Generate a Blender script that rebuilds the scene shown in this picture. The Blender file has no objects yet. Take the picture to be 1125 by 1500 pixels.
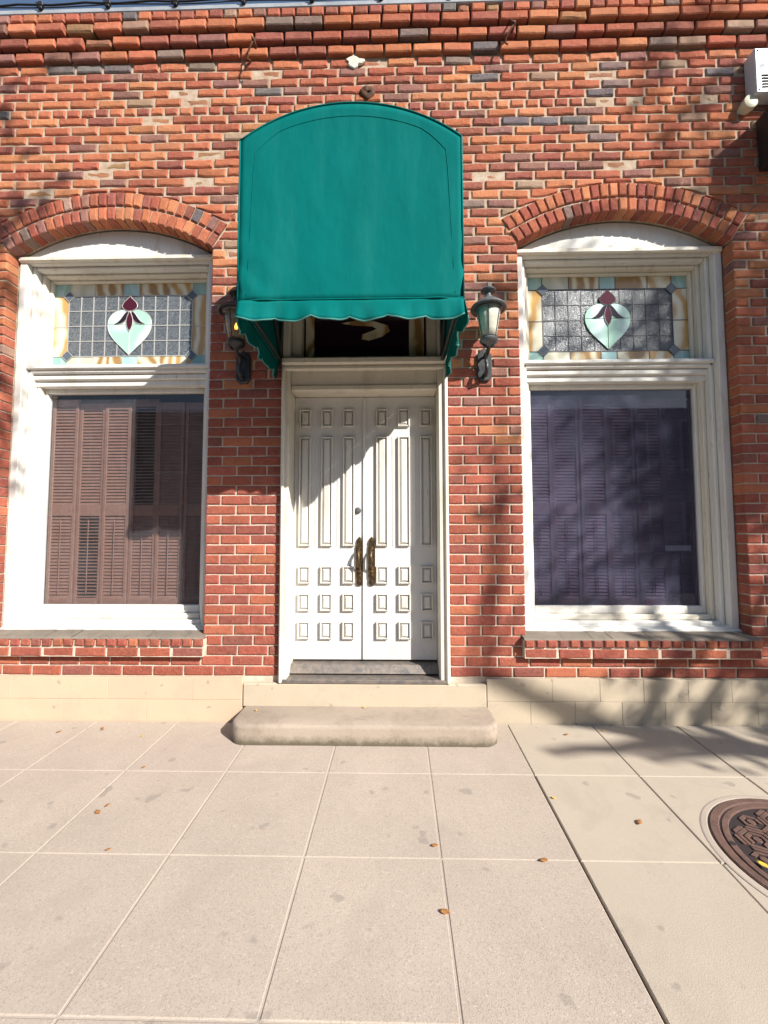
import bpy, math, random
from mathutils import Vector
R_ = random.Random(7)
rad = math.radians
scene = bpy.context.scene
col = scene.collection

# ------------------------------------------------------------------ camera
F_PX, CX, CY = 623.6, 562.5, 750.0
PITCH, YAW, ROLL, SLOPE = .0577554, -.0212506, -.00172374, .03965
fwd = Vector((math.sin(YAW) * math.cos(PITCH), math.cos(YAW) * math.cos(PITCH), math.sin(PITCH)))
rt0 = Vector((math.cos(YAW), -math.sin(YAW), 0))
up0 = rt0.cross(fwd)
rt = math.cos(ROLL) * rt0 + math.sin(ROLL) * up0
up = -math.sin(ROLL) * rt0 + math.cos(ROLL) * up0
CAM = Vector((0, -3.05, 1.2843))
cam_d = bpy.data.cameras.new('camera')
cam = bpy.data.objects.new('camera', cam_d)
col.objects.link(cam)
from mathutils import Matrix
m = Matrix((rt, up, -fwd)).transposed().to_4x4()
m.translation = CAM
cam.matrix_world = m
cam_d.sensor_fit = 'VERTICAL'
cam_d.sensor_height = 24.0
cam_d.lens = 24.0 * F_PX / 1500.0
cam_d.clip_start = .05
cam_d.clip_end = 2000
scene.camera = cam

def ray(px, py):
    return (px - CX) / F_PX * rt - (py - CY) / F_PX * up + fwd
def W(px, py, Y=0.0):                       # pixel -> point on the vertical plane Y
    d = ray(px, py)
    return CAM + d * ((Y - CAM.y) / d.y)
def G(px, py):                              # pixel -> point on the sloping sidewalk
    d = ray(px, py)
    return CAM + d * ((SLOPE * CAM.y - CAM.z) / (d.z - SLOPE * d.y))
def proj(p):
    v = p - CAM
    return CX + F_PX * v.dot(rt) / v.dot(fwd), CY - F_PX * v.dot(up) / v.dot(fwd)

# ------------------------------------------------------------------ light
SUN = Vector((1.09, -1.0, .95)).normalized()          # towards the sun
world = bpy.data.worlds.new('World')
scene.world = world
world.use_nodes = True
wn = world.node_tree
bg = wn.nodes['Background']
sky = wn.nodes.new('ShaderNodeTexSky')
sky.sky_type = 'NISHITA'
sky.sun_disc = False
sky.sun_elevation = math.asin(SUN.z)
sky.sun_rotation = math.atan2(SUN.x, SUN.y)
sky.air_density = 1.0
sky.dust_density = .6
wn.links.new(sky.outputs[0], bg.inputs[0])
bg.inputs[1].default_value = .085
sl = bpy.data.lights.new('sun', 'SUN')
sl.energy = 5.0
sl.angle = rad(.55)
sl.color = (1, .95, .87)
so = bpy.data.objects.new('sun', sl)
so.rotation_euler = SUN.to_track_quat('Z', 'Y').to_euler()
so.location = (8, -8, 10)
col.objects.link(so)
vs = scene.view_settings
vs.view_transform = 'Standard'
vs.look = 'None'
vs.exposure = .84
vs.gamma = 1
scene.cycles.max_bounces = 8
scene.cycles.transparent_max_bounces = 12

# ------------------------------------------------------------------ materials
def lin(r, g, b):
    return tuple(((c / 255) / 12.92 if c / 255 < .04045 else ((c / 255 + .055) / 1.055) ** 2.4) for c in (r, g, b)) + (1,)

class NT:
    def __init__(s, name):
        s.m = bpy.data.materials.new(name)
        s.m.use_nodes = True
        s.t = s.m.node_tree
        s.b = s.t.nodes['Principled BSDF']
        s.out = s.t.nodes['Material Output']
        s._co = None
    def n(s, typ, **kw):
        o = s.t.nodes.new(typ)
        for k, v in kw.items():
            if k in o.inputs: o.inputs[k].default_value = v
            else: setattr(o, k, v)
        return o
    def l(s, a, b): s.t.links.new(a, b)
    def co(s, scale=(1, 1, 1), obj=False):
        tc = s.n('ShaderNodeTexCoord')
        mp = s.n('ShaderNodeMapping')
        mp.inputs['Scale'].default_value = scale
        s.l(tc.outputs['Object'], mp.inputs[0])
        return mp.outputs[0]
    def noise(s, scale, detail=4, rough=.55, co=None, dist=0):
        o = s.n('ShaderNodeTexNoise', Scale=scale, Detail=detail, Roughness=rough, Distortion=dist)
        s.l(co or s.co(), o.inputs['Vector'])
        return o.outputs['Fac']
    def ramp(s, fac, *stops):
        r = s.n('ShaderNodeValToRGB')
        e = r.color_ramp.elements
        while len(e) < len(stops): e.new(.5)
        for i, (p, c) in enumerate(stops):
            e[i].position = p
            e[i].color = c if not isinstance(c, (int, float)) else (c, c, c, 1)
        s.l(fac, r.inputs[0])
        return r.outputs[0]
    def mix(s, fac, a, b, mode='MIX'):
        x = s.n('ShaderNodeMix', data_type='RGBA', blend_type=mode)
        for sock, v in ((x.inputs[0], fac), (x.inputs[6], a), (x.inputs[7], b)):
            if hasattr(v, 'is_output'): s.l(v, sock)
            elif isinstance(v, (int, float)): sock.default_value = v if sock.type == 'VALUE' else (v, v, v, 1)
            else: sock.default_value = v
        return x.outputs[2]
    def base(s, c):
        if hasattr(c, 'is_output'): s.l(c, s.b.inputs['Base Color'])
        else: s.b.inputs['Base Color'].default_value = c
    def bump(s, h, strength=.3, dist=.01, prev=None):
        b = s.n('ShaderNodeBump', Strength=strength, Distance=dist)
        s.l(h, b.inputs['Height'])
        if prev: s.l(prev, b.inputs['Normal'])
        s.l(b.outputs[0], s.b.inputs['Normal'])
        return b.outputs[0]
    def rough(s, v): s.b.inputs['Roughness'].default_value = v
    def metal(s, v): s.b.inputs['Metallic'].default_value = v
    def spec(s, v): s.b.inputs['Specular IOR Level'].default_value = v

M = {}
def brick_mat():
    t = NT('brick')
    at = t.n('ShaderNodeAttribute', attribute_name='tint').outputs['Color']
    n1 = t.noise(38, 5, .65)
    n2 = t.noise(9, 3)
    c = t.mix(t.ramp(n1, (.3, .0), (.75, .55)), at, t.mix(.5, at, (.62, .34, .22, 1)))
    c = t.mix(t.ramp(n2, (.35, .3), (.55, 0.)), c, t.mix(.55, c, (.05, .03, .03, 1)))
    n3 = t.noise(16, 6, .7, dist=.6)
    c = t.mix(t.ramp(n3, (.66, 0.), (.74, .5)), c, (.58, .47, .40, 1))          # lime bloom
    n4 = t.noise(140, 2)
    c = t.mix(t.ramp(n4, (.62, 0.), (.72, .5)), c, t.mix(.7, c, (.03, .02, .02, 1)))
    soot = t.noise(.9, 5, .7)
    c = t.mix(t.ramp(soot, (.52, 0.), (.72, .4)), c, t.mix(.6, c, (.06, .04, .035, 1)))
    n5 = t.noise(5, 4, .7)
    c = t.mix(t.ramp(n5, (.5, 0.), (.75, .25)), c, t.mix(.6, c, (.05, .035, .03, 1)))
    t.base(c); t.rough(.92); t.spec(.15)
    vp = t.n('ShaderNodeTexVoronoi', Scale=85.0); t.l(t.co(), vp.inputs['Vector'])
    pit = t.ramp(vp.outputs['Distance'], (.0, 0.), (.35, 1.))
    b0 = t.bump(pit, .35, .004)
    b = t.bump(t.noise(48, 8, .78), 1.0, .013, b0)
    t.bump(t.noise(240, 3, .6), .4, .002, b)
    return t.m
M['brick'] = brick_mat()
def mortar_mat(name, c1, c2, up_col=None):
    t = NT(name)
    n1 = t.noise(14, 5, .7)
    c = t.mix(t.ramp(n1, (.35, 0.), (.7, 1.)), c1, c2)
    if up_col:                                  # old unpointed joints high on the wall, repointed pale below
        sx = t.n('ShaderNodeSeparateXYZ'); t.l(t.co(), sx.inputs[0])
        mr = t.n('ShaderNodeMapRange'); mr.inputs[1].default_value = 1.6; mr.inputs[2].default_value = 3.6
        t.l(sx.outputs[2], mr.inputs[0])
        c = t.mix(mr.outputs[0], c, t.mix(t.ramp(n1, (.35, 0.), (.65, 1.)), up_col, (.52, .43, .34, 1)))
    t.base(c)
    t.rough(.95); t.spec(.1)
    t.bump(t.noise(120, 5, .7), .8, .008)
    return t.m
M['mortar'] = mortar_mat('mortar', (.68, .58, .48, 1), (.52, .42, .33, 1), (.40, .27, .18, 1))

def paint_mat(name, c, dirt=(.30, .22, .13, 1), amt=.5, stretch=(1, 1, .25)):
    t = NT(name)
    n1 = t.noise(7, 6, .7, co=t.co(stretch))
    n2 = t.noise(40, 4, .7, co=t.co(stretch))
    cc = t.mix(t.ramp(n1, (.52, 0.), (.72, amt * .55)), c, dirt)
    cc = t.mix(t.ramp(n2, (.62, 0.), (.74, amt)), cc, dirt)
    n3 = t.noise(3, 3)
    cc = t.mix(t.ramp(n3, (.3, .12), (.6, 0.)), cc, (.45, .42, .36, 1))
    t.base(cc); t.rough(.5); t.spec(.35)
    b = t.bump(t.noise(55, 4, .6, co=t.co(stretch)), .25, .004)
    return t.m
M['white_paint'] = paint_mat('white_paint', (.70, .685, .645, 1), amt=.7)
M['cream_paint'] = paint_mat('cream_paint', (.70, .65, .55, 1), amt=.7)
M['door_paint'] = paint_mat('door_paint', (.62, .615, .60, 1), (.40, .29, .16, 1), .36)
M['door_panel'] = paint_mat('door_panel_paint', (.62, .605, .57, 1), (.34, .24, .12, 1), .8)

def concrete(name, c1, c2, speck=.5, sc=1.0, stain=(.34, .29, .24, 1)):
    t = NT(name)
    n1 = t.noise(1.7 * sc, 6, .6)
    c = t.mix(t.ramp(n1, (.3, 0.), (.7, 1.)), c1, c2)
    v = t.n('ShaderNodeTexVoronoi', Scale=290.0 * sc); t.l(t.co(), v.inputs['Vector'])
    sp = t.ramp(v.outputs['Color'], (.20, speck), (.30, 0.))
    c = t.mix(sp, c, t.mix(.6, c, (.12, .10, .09, 1)))
    v2 = t.n('ShaderNodeTexVoronoi', Scale=230.0 * sc); t.l(t.co(), v2.inputs['Vector'])
    c = t.mix(t.ramp(v2.outputs['Color'], (.8, 0.), (.9, speck * .7)), c, (.62, .56, .49, 1))
    oi = t.n('ShaderNodeObjectInfo')
    c = t.mix(t.ramp(oi.outputs['Random'], (0., .16), (1., 0.)), c, t.mix(.5, c, (.22, .19, .17, 1)))
    n2 = t.noise(4.2 * sc, 7, .7, dist=.5)
    c = t.mix(t.ramp(n2, (.52, 0.), (.78, .7)), c, stain)
    n5 = t.noise(11 * sc, 2, .4)
    c = t.mix(t.ramp(n5, (.70, 0.), (.745, .45)), c, (.20, .18, .16, 1))           # gum and spots
    t.base(c); t.rough(.9); t.spec(.2)
    b = t.bump(t.noise(170 * sc, 4, .7), .35, .003)
    t.bump(v.outputs['Distance'], .15, .003, b)
    return t.m
M['walk'] = concrete('walk', (.45, .378, .315, 1), (.39, .325, .27, 1), .5)
M['walk_new'] = concrete('walk_new', (.45, .388, .312, 1), (.41, .35, .28, 1), .12)
M['joint'] = concrete('joint', (.46, .39, .325, 1), (.40, .335, .28, 1), .1)
M['gap'] = mortar_mat('gap', (.10, .085, .07, 1), (.05, .045, .04, 1))
def grime(m, z0, z1):                       # dirt caught along the foot of a step, ragged edge
    t = NT.__new__(NT); t.m = m; t.t = m.node_tree; t.b = t.t.nodes['Principled BSDF']
    src = t.b.inputs['Base Color'].links[0].from_socket
    sx = t.n('ShaderNodeSeparateXYZ'); t.l(t.co(), sx.inputs[0])
    ad = t.n('ShaderNodeMath', operation='MULTIPLY_ADD'); t.l(t.noise(14, 6, .75), ad.inputs[0]); ad.inputs[1].default_value = -.10; t.l(sx.outputs[2], ad.inputs[2])
    mr = t.n('ShaderNodeMapRange'); mr.inputs[1].default_value = z0 - .05; mr.inputs[2].default_value = z1 - .05; mr.inputs[3].default_value = .8; mr.inputs[4].default_value = 0.
    t.l(ad.outputs[0], mr.inputs[0])
    t.l(t.mix(mr.outputs[0], src, (.10, .085, .055, 1)), t.b.inputs['Base Color'])
M['step'] = concrete('step', (.40, .33, .265, 1), (.33, .27, .215, 1), .4, 1.3, (.20, .165, .125, 1))
grime(M['step'], -.002, .05)
grime(M['step'], -.02, .02)
M['plinth'] = concrete('plinth', (.56, .445, .31, 1), (.55, .405, .29, 1), .15, 1.2, (.44, .34, .26, 1))
M['plinth_grey'] = concrete('plinth_grey', (.50, .425, .32, 1), (.46, .385, .29, 1), .15, 1.2, (.36, .30, .24, 1))
M['wash'] = concrete('wash', (.24, .20, .16, 1), (.17, .145, .12, 1), .3, 2, (.09, .08, .07, 1))
M['asphalt'] = concrete('asphalt', (.06, .06, .06, 1), (.045, .045, .045, 1), .3)

def fabric():
    t = NT('canopy_fabric')
    n = t.noise(5, 5, .65, co=t.co((1, 1, .5)))
    c = t.mix(t.ramp(n, (.35, 0.), (.75, 1.)), (.0, .112, .106, 1), (.0, .130, .122, 1))
    n2 = t.noise(22, 5, .75)
    c = t.mix(t.ramp(n2, (.70, 0.), (.8, .25)), c, (.02, .15, .14, 1))
    t.base(c); t.rough(.85); t.spec(.06)
    n6 = t.noise(9, 6, .7, co=t.co((1, 1, .12)))
    t.base(t.mix(t.ramp(n6, (.45, 0.), (.75, .5)), c, (.012, .165, .152, 1)))
    w = t.n('ShaderNodeTexWave', Scale=260.0); t.l(t.co(), w.inputs['Vector'])
    b = t.bump(w.outputs['Fac'], .08, .001)
    b2 = t.bump(t.noise(420, 2, .5), .25, .001, b)
    t.bump(t.noise(5, 3, .5, co=t.co((1, 1, .6))), .4, .03, b2)
    return t.m
M['canopy'] = fabric()
def simple(name, c, rough=.5, metal=0., bump=0., bscale=60, var=.0, c2=None, spec=.4):
    t = NT(name)
    if c2: t.base(t.mix(t.ramp(t.noise(bscale * .3, 5, .7), (.4, 0.), (.65, 1.)), c, c2))
    else: t.base(c)
    t.rough(rough); t.metal(metal); t.spec(spec)
    if bump: t.bump(t.noise(bscale, 5, .65), bump, .004)
    return t.m
M['trim'] = simple('canopy_piping', (.06, .24, .22, 1), .7)
M['tube'] = simple('dark_tube', (.035, .04, .038, 1), .5, .3)
M['iron'] = simple('black_iron', (.022, .024, .028, 1), .42, .2, .25, 50, c2=(.06, .062, .066, 1))
M['pewter'] = simple('grey_iron', (.13, .135, .145, 1), .5, .2, .2, 40, c2=(.06, .062, .068, 1))
M['bronze'] = simple('aged_bronze', (.13, .082, .035, 1), .42, .7, .5, 120, c2=(.045, .03, .018, 1))
M['rust'] = simple('rusty_cast_iron', (.165, .095, .075, 1), .7, .15, .4, 90, c2=(.11, .068, .056, 1))
M['rust_dark'] = simple('cast_iron_recess', (.028, .020, .020, 1), .85)
M['rusthook'] = simple('rusted_hook', (.14, .06, .03, 1), .8, .2, .3, 80, c2=(.05, .03, .02, 1))
M['zinc'] = simple('grey_coping', (.42, .44, .46, 1), .5, .3, .2, 12, c2=(.30, .32, .34, 1))
M['black'] = simple('black_rubber', (.012, .012, .014, 1), .6)
M['plate'] = simple('worn_threshold_plate', (.24, .20, .17, 1), .5, .4, 1.0, 70, c2=(.13, .125, .125, 1))
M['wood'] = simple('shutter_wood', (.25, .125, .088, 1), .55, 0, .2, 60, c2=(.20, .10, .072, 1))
M['wood_shaded'] = simple('shutter_wood_shaded', (.19, .10, .085, 1), .55, 0, .2, 60, c2=(.14, .075, .066, 1))  # shutter wood with shade and bluish glass painted into its colour
M['interior'] = simple('dim_interior', (.05, .04, .036, 1), .9)
M['lead'] = simple('lead_came', (.50, .49, .46, 1), .5, .3)
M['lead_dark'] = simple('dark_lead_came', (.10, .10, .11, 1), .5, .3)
M['vent'] = simple('white_metal_vent', (.62, .64, .66, 1), .4, .2, .1, 20)
M['pvc'] = simple('cream_plastic', (.62, .58, .42, 1), .5)
M['brownbox'] = simple('dark_brown_metal', (.030, .020, .016, 1), .6)
M['opp_wall'] = concrete('opp_wall', (.30, .25, .20, 1), (.26, .22, .18, 1), .1)
M['opp_glass'] = simple('opposite_glass', (.02, .025, .03, 1), .1)
M['paper'] = simple('pale_paper', (.55, .52, .42, 1), .8)
M['patch'] = mortar_mat('pale_patch', (.75, .70, .62, 1), (.55, .48, .40, 1))
M['bark'] = simple('bark', (.13, .10, .075, 1), .9, 0, .8, 30, c2=(.07, .055, .04, 1))
M['leaf'] = simple('tree_leaf', (.06, .11, .025, 1), .6, c2=(.09, .12, .03, 1), bscale=8)
M['dryleaf'] = simple('dry_leaf', (.40, .19, .06, 1), .7, c2=(.28, .11, .04, 1))
M['yellowleaf'] = simple('yellow_leaf', (.62, .42, .06, 1), .7)

def swirl(name, c1, c2, c3, sc=5, rough=.18):
    t = NT(name)
    w = t.n('ShaderNodeTexWave', Scale=sc * .55, Distortion=16.0, Detail=3.0)
    w.inputs['Detail Scale'].default_value = .9
    t.l(t.co((1, 1, .7)), w.inputs['Vector'])
    t.base(t.ramp(w.outputs['Fac'], (.15, c1), (.6, c2), (.95, c3)))
    t.rough(rough); t.spec(.5)
    return t.m
M['g_amber'] = swirl('amber_opal_glass', (.50, .30, .10, 1), (.62, .52, .33, 1), (.70, .66, .52, 1), 4)
M['g_brown'] = swirl('brown_swirl_glass', (.34, .20, .08, 1), (.58, .46, .27, 1), (.66, .62, .48, 1), 5)
M['g_cream'] = swirl('cream_opal_glass', (.50, .50, .40, 1), (.60, .57, .44, 1), (.64, .62, .52, 1), 3)
M['g_blue'] = swirl('pale_blue_opal_glass', (.34, .53, .53, 1), (.44, .62, .60, 1), (.40, .56, .58, 1), 3)
M['g_teal'] = swirl('blue_green_opal_glass', (.24, .42, .39, 1), (.36, .53, .47, 1), (.30, .47, .45, 1), 3)
M['g_mint'] = swirl('mint_opal_glass', (.36, .60, .48, 1), (.52, .74, .66, 1), (.56, .76, .72, 1), 3)
M['g_red'] = simple('dark_red_glass', (.060, .006, .014, 1), .12, spec=.5)
M['g_plum'] = simple('plum_glass', (.022, .008, .016, 1), .12, spec=.5)
M['g_slate'] = simple('slate_blue_glass', (.10, .12, .15, 1), .2)
def pebble():
    t = NT('grey_pebbled_glass')
    v = t.n('ShaderNodeTexVoronoi', Scale=170.0); t.l(t.co(), v.inputs['Vector'])
    n = t.noise(110, 3, .7)
    t.base(t.ramp(n, (.35, (.045, .055, .065, 1)), (.7, (.20, .22, .24, 1))))
    t.rough(.22); t.spec(.6)
    t.bump(v.outputs['Distance'], .6, .004)
    return t.m
M['g_pebble'] = pebble()

def glass(name, dust, dustcol, tint=(.92, .94, .96, 1), ior=1.45):
    t = NT(name)
    nt = t.t
    tr = t.n('ShaderNodeBsdfTransparent'); tr.inputs[0].default_value = tint
    gl = t.n('ShaderNodeBsdfGlossy'); gl.inputs['Roughness'].default_value = .02
    df = t.n('ShaderNodeBsdfDiffuse'); df.inputs[0].default_value = dustcol
    fr = t.n('ShaderNodeFresnel', IOR=ior)
    geo = t.n('ShaderNodeNewGeometry'); mu = t.n('ShaderNodeMath', operation='MULTIPLY_ADD')
    t.l(geo.outputs['Backfacing'], mu.inputs[0]); mu.inputs[1].default_value = -1.0; mu.inputs[2].default_value = 1.0
    mu2 = t.n('ShaderNodeMath', operation='MULTIPLY'); t.l(fr.outputs[0], mu2.inputs[0]); t.l(mu.outputs[0], mu2.inputs[1])
    m1 = t.n('ShaderNodeMixShader'); m2 = t.n('ShaderNodeMixShader')
    n = t.noise(4.5, 5, .65, dist=.8)
    t.l(t.ramp(n, (.3, dust * .6), (.75, dust * 1.7)), m1.inputs[0])
    t.l(tr.outputs[0], m1.inputs[1]); t.l(df.outputs[0], m1.inputs[2])
    t.l(mu2.outputs[0], m2.inputs[0]); t.l(m1.outputs[0], m2.inputs[1]); t.l(gl.outputs[0], m2.inputs[2])
    t.l(m2.outputs[0], t.out.inputs['Surface'])
    return t.m
M['pane'] = glass('window_glass', .03, (.5, .5, .55, 1), ior=1.6)
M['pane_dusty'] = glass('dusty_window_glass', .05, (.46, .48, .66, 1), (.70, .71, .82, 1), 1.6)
M['lamp_glass'] = glass('frosted_lamp_glass', .62, (.62, .60, .50, 1), (.85, .83, .75, 1))
M['lamp_glass_clear'] = glass('smoky_lamp_glass', .16, (.55, .52, .42, 1), (.75, .72, .6, 1))
def emit(name, c, s):
    t = NT(name)
    t.base((.8, .4, .1, 1))
    t.b.inputs['Emission Color'].default_value = c
    t.b.inputs['Emission Strength'].default_value = s
    return t.m
M['flame'] = emit('lit_bulb', (1, .42, .08, 1), 6)

# ------------------------------------------------------------------ mesh helpers
LOC = {}
class MB:
    def __init__(s): s.v = []; s.f = []; s.c = []
    def add(s, vs, fs, c=None):
        b = len(s.v); s.v += [tuple(v) for v in vs]; s.f += [tuple(i + b for i in f) for f in fs]
        if c is not None: s.c += [c] * len(vs)
        return s
    def box(s, x0, x1, y0, y1, z0, z1, bev=0.):
        if bev <= 0:
            vs = [(x, y, z) for z in (z0, z1) for y in (y0, y1) for x in (x0, x1)]
            return s.add(vs, [(0, 2, 3, 1), (4, 5, 7, 6), (0, 1, 5, 4), (2, 6, 7, 3), (0, 4, 6, 2), (1, 3, 7, 5)])
        b = min(bev, (x1 - x0) * .45, (y1 - y0) * .45, (z1 - z0) * .45)
        # chamfered box: 24 verts
        vs = []; idx = {}
        for ix in (0, 1):
            for iy in (0, 1):
                for iz in (0, 1):
                    X = (x0, x1)[ix]; Y = (y0, y1)[iy]; Z = (z0, z1)[iz]
                    dx = b if ix == 0 else -b; dy = b if iy == 0 else -b; dz = b if iz == 0 else -b
                    for a, p in (('x', (X, Y + dy, Z + dz)), ('y', (X + dx, Y, Z + dz)), ('z', (X + dx, Y + dy, Z))):
                        idx[(ix, iy, iz, a)] = len(vs); vs.append(p)
        g = lambda *k: idx[k]
        fs = []
        for i in (0, 1):
            q = [g(i, 0, 0, 'x'), g(i, 1, 0, 'x'), g(i, 1, 1, 'x'), g(i, 0, 1, 'x')]; fs.append(q if i else q[::-1])
            q = [g(0, i, 0, 'y'), g(1, i, 0, 'y'), g(1, i, 1, 'y'), g(0, i, 1, 'y')]; fs.append(q[::-1] if i else q)
            q = [g(0, 0, i, 'z'), g(1, 0, i, 'z'), g(1, 1, i, 'z'), g(0, 1, i, 'z')]; fs.append(q if i else q[::-1])
        for i in (0, 1):
            for j in (0, 1):
                q = [g(i, j, 0, 'x'), g(i, j, 1, 'x'), g(i, j, 1, 'y'), g(i, j, 0, 'y')]; fs.append(q if (i ^ j) else q[::-1])
                q = [g(i, 0, j, 'x'), g(i, 1, j, 'x'), g(i, 1, j, 'z'), g(i, 0, j, 'z')]; fs.append(q[::-1] if (i ^ j) else q)
                q = [g(0, i, j, 'y'), g(1, i, j, 'y'), g(1, i, j, 'z'), g(0, i, j, 'z')]; fs.append(q if (i ^ j) else q[::-1])
        for i in (0, 1):
            for j in (0, 1):
                for k in (0, 1):
                    q = [g(i, j, k, 'x'), g(i, j, k, 'y'), g(i, j, k, 'z')]; fs.append(q if (i ^ j ^ k) else q[::-1])
        return s.add(vs, fs)
    def prism(s, poly, y0, y1, bev=0.):             # poly (x,z) counter-clockwise seen from -Y; extruded along Y, front at y0
        n = len(poly)
        if bev:
            cx = sum(p[0] for p in poly) / n; cz = sum(p[1] for p in poly) / n
            ins = []
            for x, z in poly:
                d = math.hypot(x - cx, z - cz) or 1
                k = 1 - min(.9, bev * 1.3 / d); ins.append((cx + (x - cx) * k, cz + (z - cz) * k))
            vs = [(x, y0, z) for x, z in ins] + [(x, y0 + bev, z) for x, z in poly] + [(x, y1, z) for x, z in poly]
            fs = [tuple(range(n))] + [(i, i + n, (i + 1) % n + n, (i + 1) % n) for i in range(n)] + [(i + n, i + 2 * n, (i + 1) % n + 2 * n, (i + 1) % n + n) for i in range(n)]
        else:
            vs = [(x, y0, z) for x, z in poly] + [(x, y1, z) for x, z in poly]
            fs = [tuple(range(n)), tuple(range(2 * n - 1, n - 1, -1))] + [(i, i + n, (i + 1) % n + n, (i + 1) % n) for i in range(n)]
        return s.add(vs, fs)
    def tube(s, pts, r, k=8, cap=True):
        pts = [Vector(p) for p in pts]; n = len(pts)
        rs = r if isinstance(r, (list, tuple)) else [r] * n
        t0 = (pts[1] - pts[0]).normalized()
        a = t0.orthogonal().normalized(); vs = []; fs = []
        for i, p in enumerate(pts):
            t = (pts[min(i + 1, n - 1)] - pts[max(i - 1, 0)]).normalized()
            a = (a - t * a.dot(t)).normalized(); b = t.cross(a)
            for j in range(k):
                g = 2 * math.pi * j / k
                vs.append(p + (a * math.cos(g) + b * math.sin(g)) * rs[i])
        for i in range(n - 1):
            for j in range(k):
                fs.append((i * k + j, i * k + (j + 1) % k, (i + 1) * k + (j + 1) % k, (i + 1) * k + j))
        if cap: fs += [tuple(range(k))[::-1], tuple(range((n - 1) * k, n * k))]
        return s.add(vs, fs)
    def lathe(s, prof, c, k=24, axis='z'):           # prof (r, h)
        n = len(prof); vs = []; fs = []
        for r, h in prof:
            for j in range(k):
                g = 2 * math.pi * j / k
                p = (r * math.cos(g), r * math.sin(g), h) if axis == 'z' else (r * math.cos(g), h, -r * math.sin(g))
                vs.append((c[0] + p[0], c[1] + p[1], c[2] + p[2]))
        for i in range(n - 1):
            for j in range(k):
                fs.append((i * k + j, i * k + (j + 1) % k, (i + 1) * k + (j + 1) % k, (i + 1) * k + j))
        if prof[0][0] > 1e-5: fs.append(tuple(range(k))[::-1])
        if prof[-1][0] > 1e-5: fs.append(tuple(range((n - 1) * k, n * k)))
        return s.add(vs, fs)
    def build(s, name, mat, parent=None, smooth=False, angle=None):
        me = bpy.data.meshes.new(name)
        o = bpy.data.objects.new(name, me)
        off = LOC.get(parent.name, (0, 0, 0)) if parent else (0, 0, 0)
        me.from_pydata([(v[0] - off[0], v[1] - off[1], v[2] - off[2]) for v in s.v], [], s.f)
        if s.c:
            ca = me.color_attributes.new('tint', 'FLOAT_COLOR', 'POINT')
            ca.data.foreach_set('color', [x for c in s.c for x in c])
        me.materials.append(M[mat])
        col.objects.link(o)
        if parent:
            o.parent = parent; LOC[o.name] = off
        if smooth:
            me.shade_smooth()
            if angle: me.set_sharp_from_angle(angle=rad(angle))
        return o

def tag(o, label, cat, group=None):
    o['label'] = label; o['category'] = cat
    if group: o['group'] = group
    return o
def thing(name, label, cat, loc=(0, 0, 0), group=None):
    o = bpy.data.objects.new(name, None)
    o.empty_display_size = .1
    o.location = loc
    col.objects.link(o)
    LOC[o.name] = tuple(loc)
    return tag(o, label, cat, group)
def structure(o):
    o['kind'] = 'structure'; return o
def copy_tree(o, parent=None):
    c = o.copy(); col.objects.link(c); c.parent = parent
    for ch in list(o.children): copy_tree(ch, c)
    return c

# ------------------------------------------------------------------ ground, sidewalk, road
b = MB(); b.add([(-300, -300, -.42), (300, -300, -.42), (300, 300, -.42), (-300, 300, -.42)], [(0, 1, 2, 3)])
structure(b.build('ground', 'asphalt'))
def gz(y): return SLOPE * y
KERB = -4.45
b = MB(); b.add([(-40, -12, gz(KERB) - .14), (40, -12, gz(KERB) - .14), (40, KERB - .15, gz(KERB) - .14), (-40, KERB - .15, gz(KERB) - .14)], [(0, 1, 2, 3)])
structure(b.build('road', 'asphalt'))
b = MB(); b.box(-40, 40, KERB - .15, KERB - .004, -.42, gz(KERB), .015)
structure(b.build('kerb', 'step'))
b = MB()
for (x0, x1, d, mt) in ((-40, 40, .016, None),):
    b.add([(x0, KERB, gz(KERB) - d), (x1, KERB, gz(KERB) - d), (x1, .25, gz(.25) - d), (x0, .25, gz(.25) - d)], [(0, 1, 2, 3)])
walk = structure(b.build('sidewalk', 'gap'))
JX0, JDX, SH = -.944 + .0134 * 1.2, .5695, .0134       # joints: x = JX0 + i*JDX + SH*y
ys = [-.034, -.615, -1.204, -1.785, -2.37, -2.95, -3.53, -4.11, KERB]
filler = MB()
def slab(i, j):
    y1, y0 = ys[j], ys[j + 1]
    new = i >= 3
    big = i == 2
    gl = .0024 if not (i == 3 and j >= 1) else .0055
    gr = .0024 if not (i == 2 and j >= 1) else .005
    gy = .002
    def X(k, y): return JX0 + k * JDX + SH * y
    tint = R_.uniform(-.0015, .0015) if new else 0
    mb = MB()
    nx = 2
    top = []
    c = .004
    outer = [(X(i, y0) + gl, y0 + gy), (X(i + 1, y0) - gr, y0 + gy), (X(i + 1, y1) - gr, y1 - gy), (X(i, y1) + gl, y1 - gy)]
    inner = [(outer[0][0] + c, outer[0][1] + c), (outer[1][0] - c, outer[1][1] + c), (outer[2][0] - c, outer[2][1] - c), (outer[3][0] + c, outer[3][1] - c)]
    vs = [(x, y, gz(y) + tint) for x, y in inner] + [(x, y, gz(y) + tint - .003) for x, y in outer] + [(x, y, gz(y) - .02) for x, y in outer]
    fs = [(0, 1, 2, 3)] + [(a, a + 4, (a + 1) % 4 + 4, (a + 1) % 4)[::-1] for a in range(4)] + [(a + 4, a + 8, (a + 1) % 4 + 8, (a + 1) % 4 + 4)[::-1] for a in range(4)]
    mb.add(vs, fs)
    mb.build('slab', 'walk_new' if new else 'walk', walk)
for i in range(-6, 8):
    for j in range(len(ys) - 1):
        slab(i, j)
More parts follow.
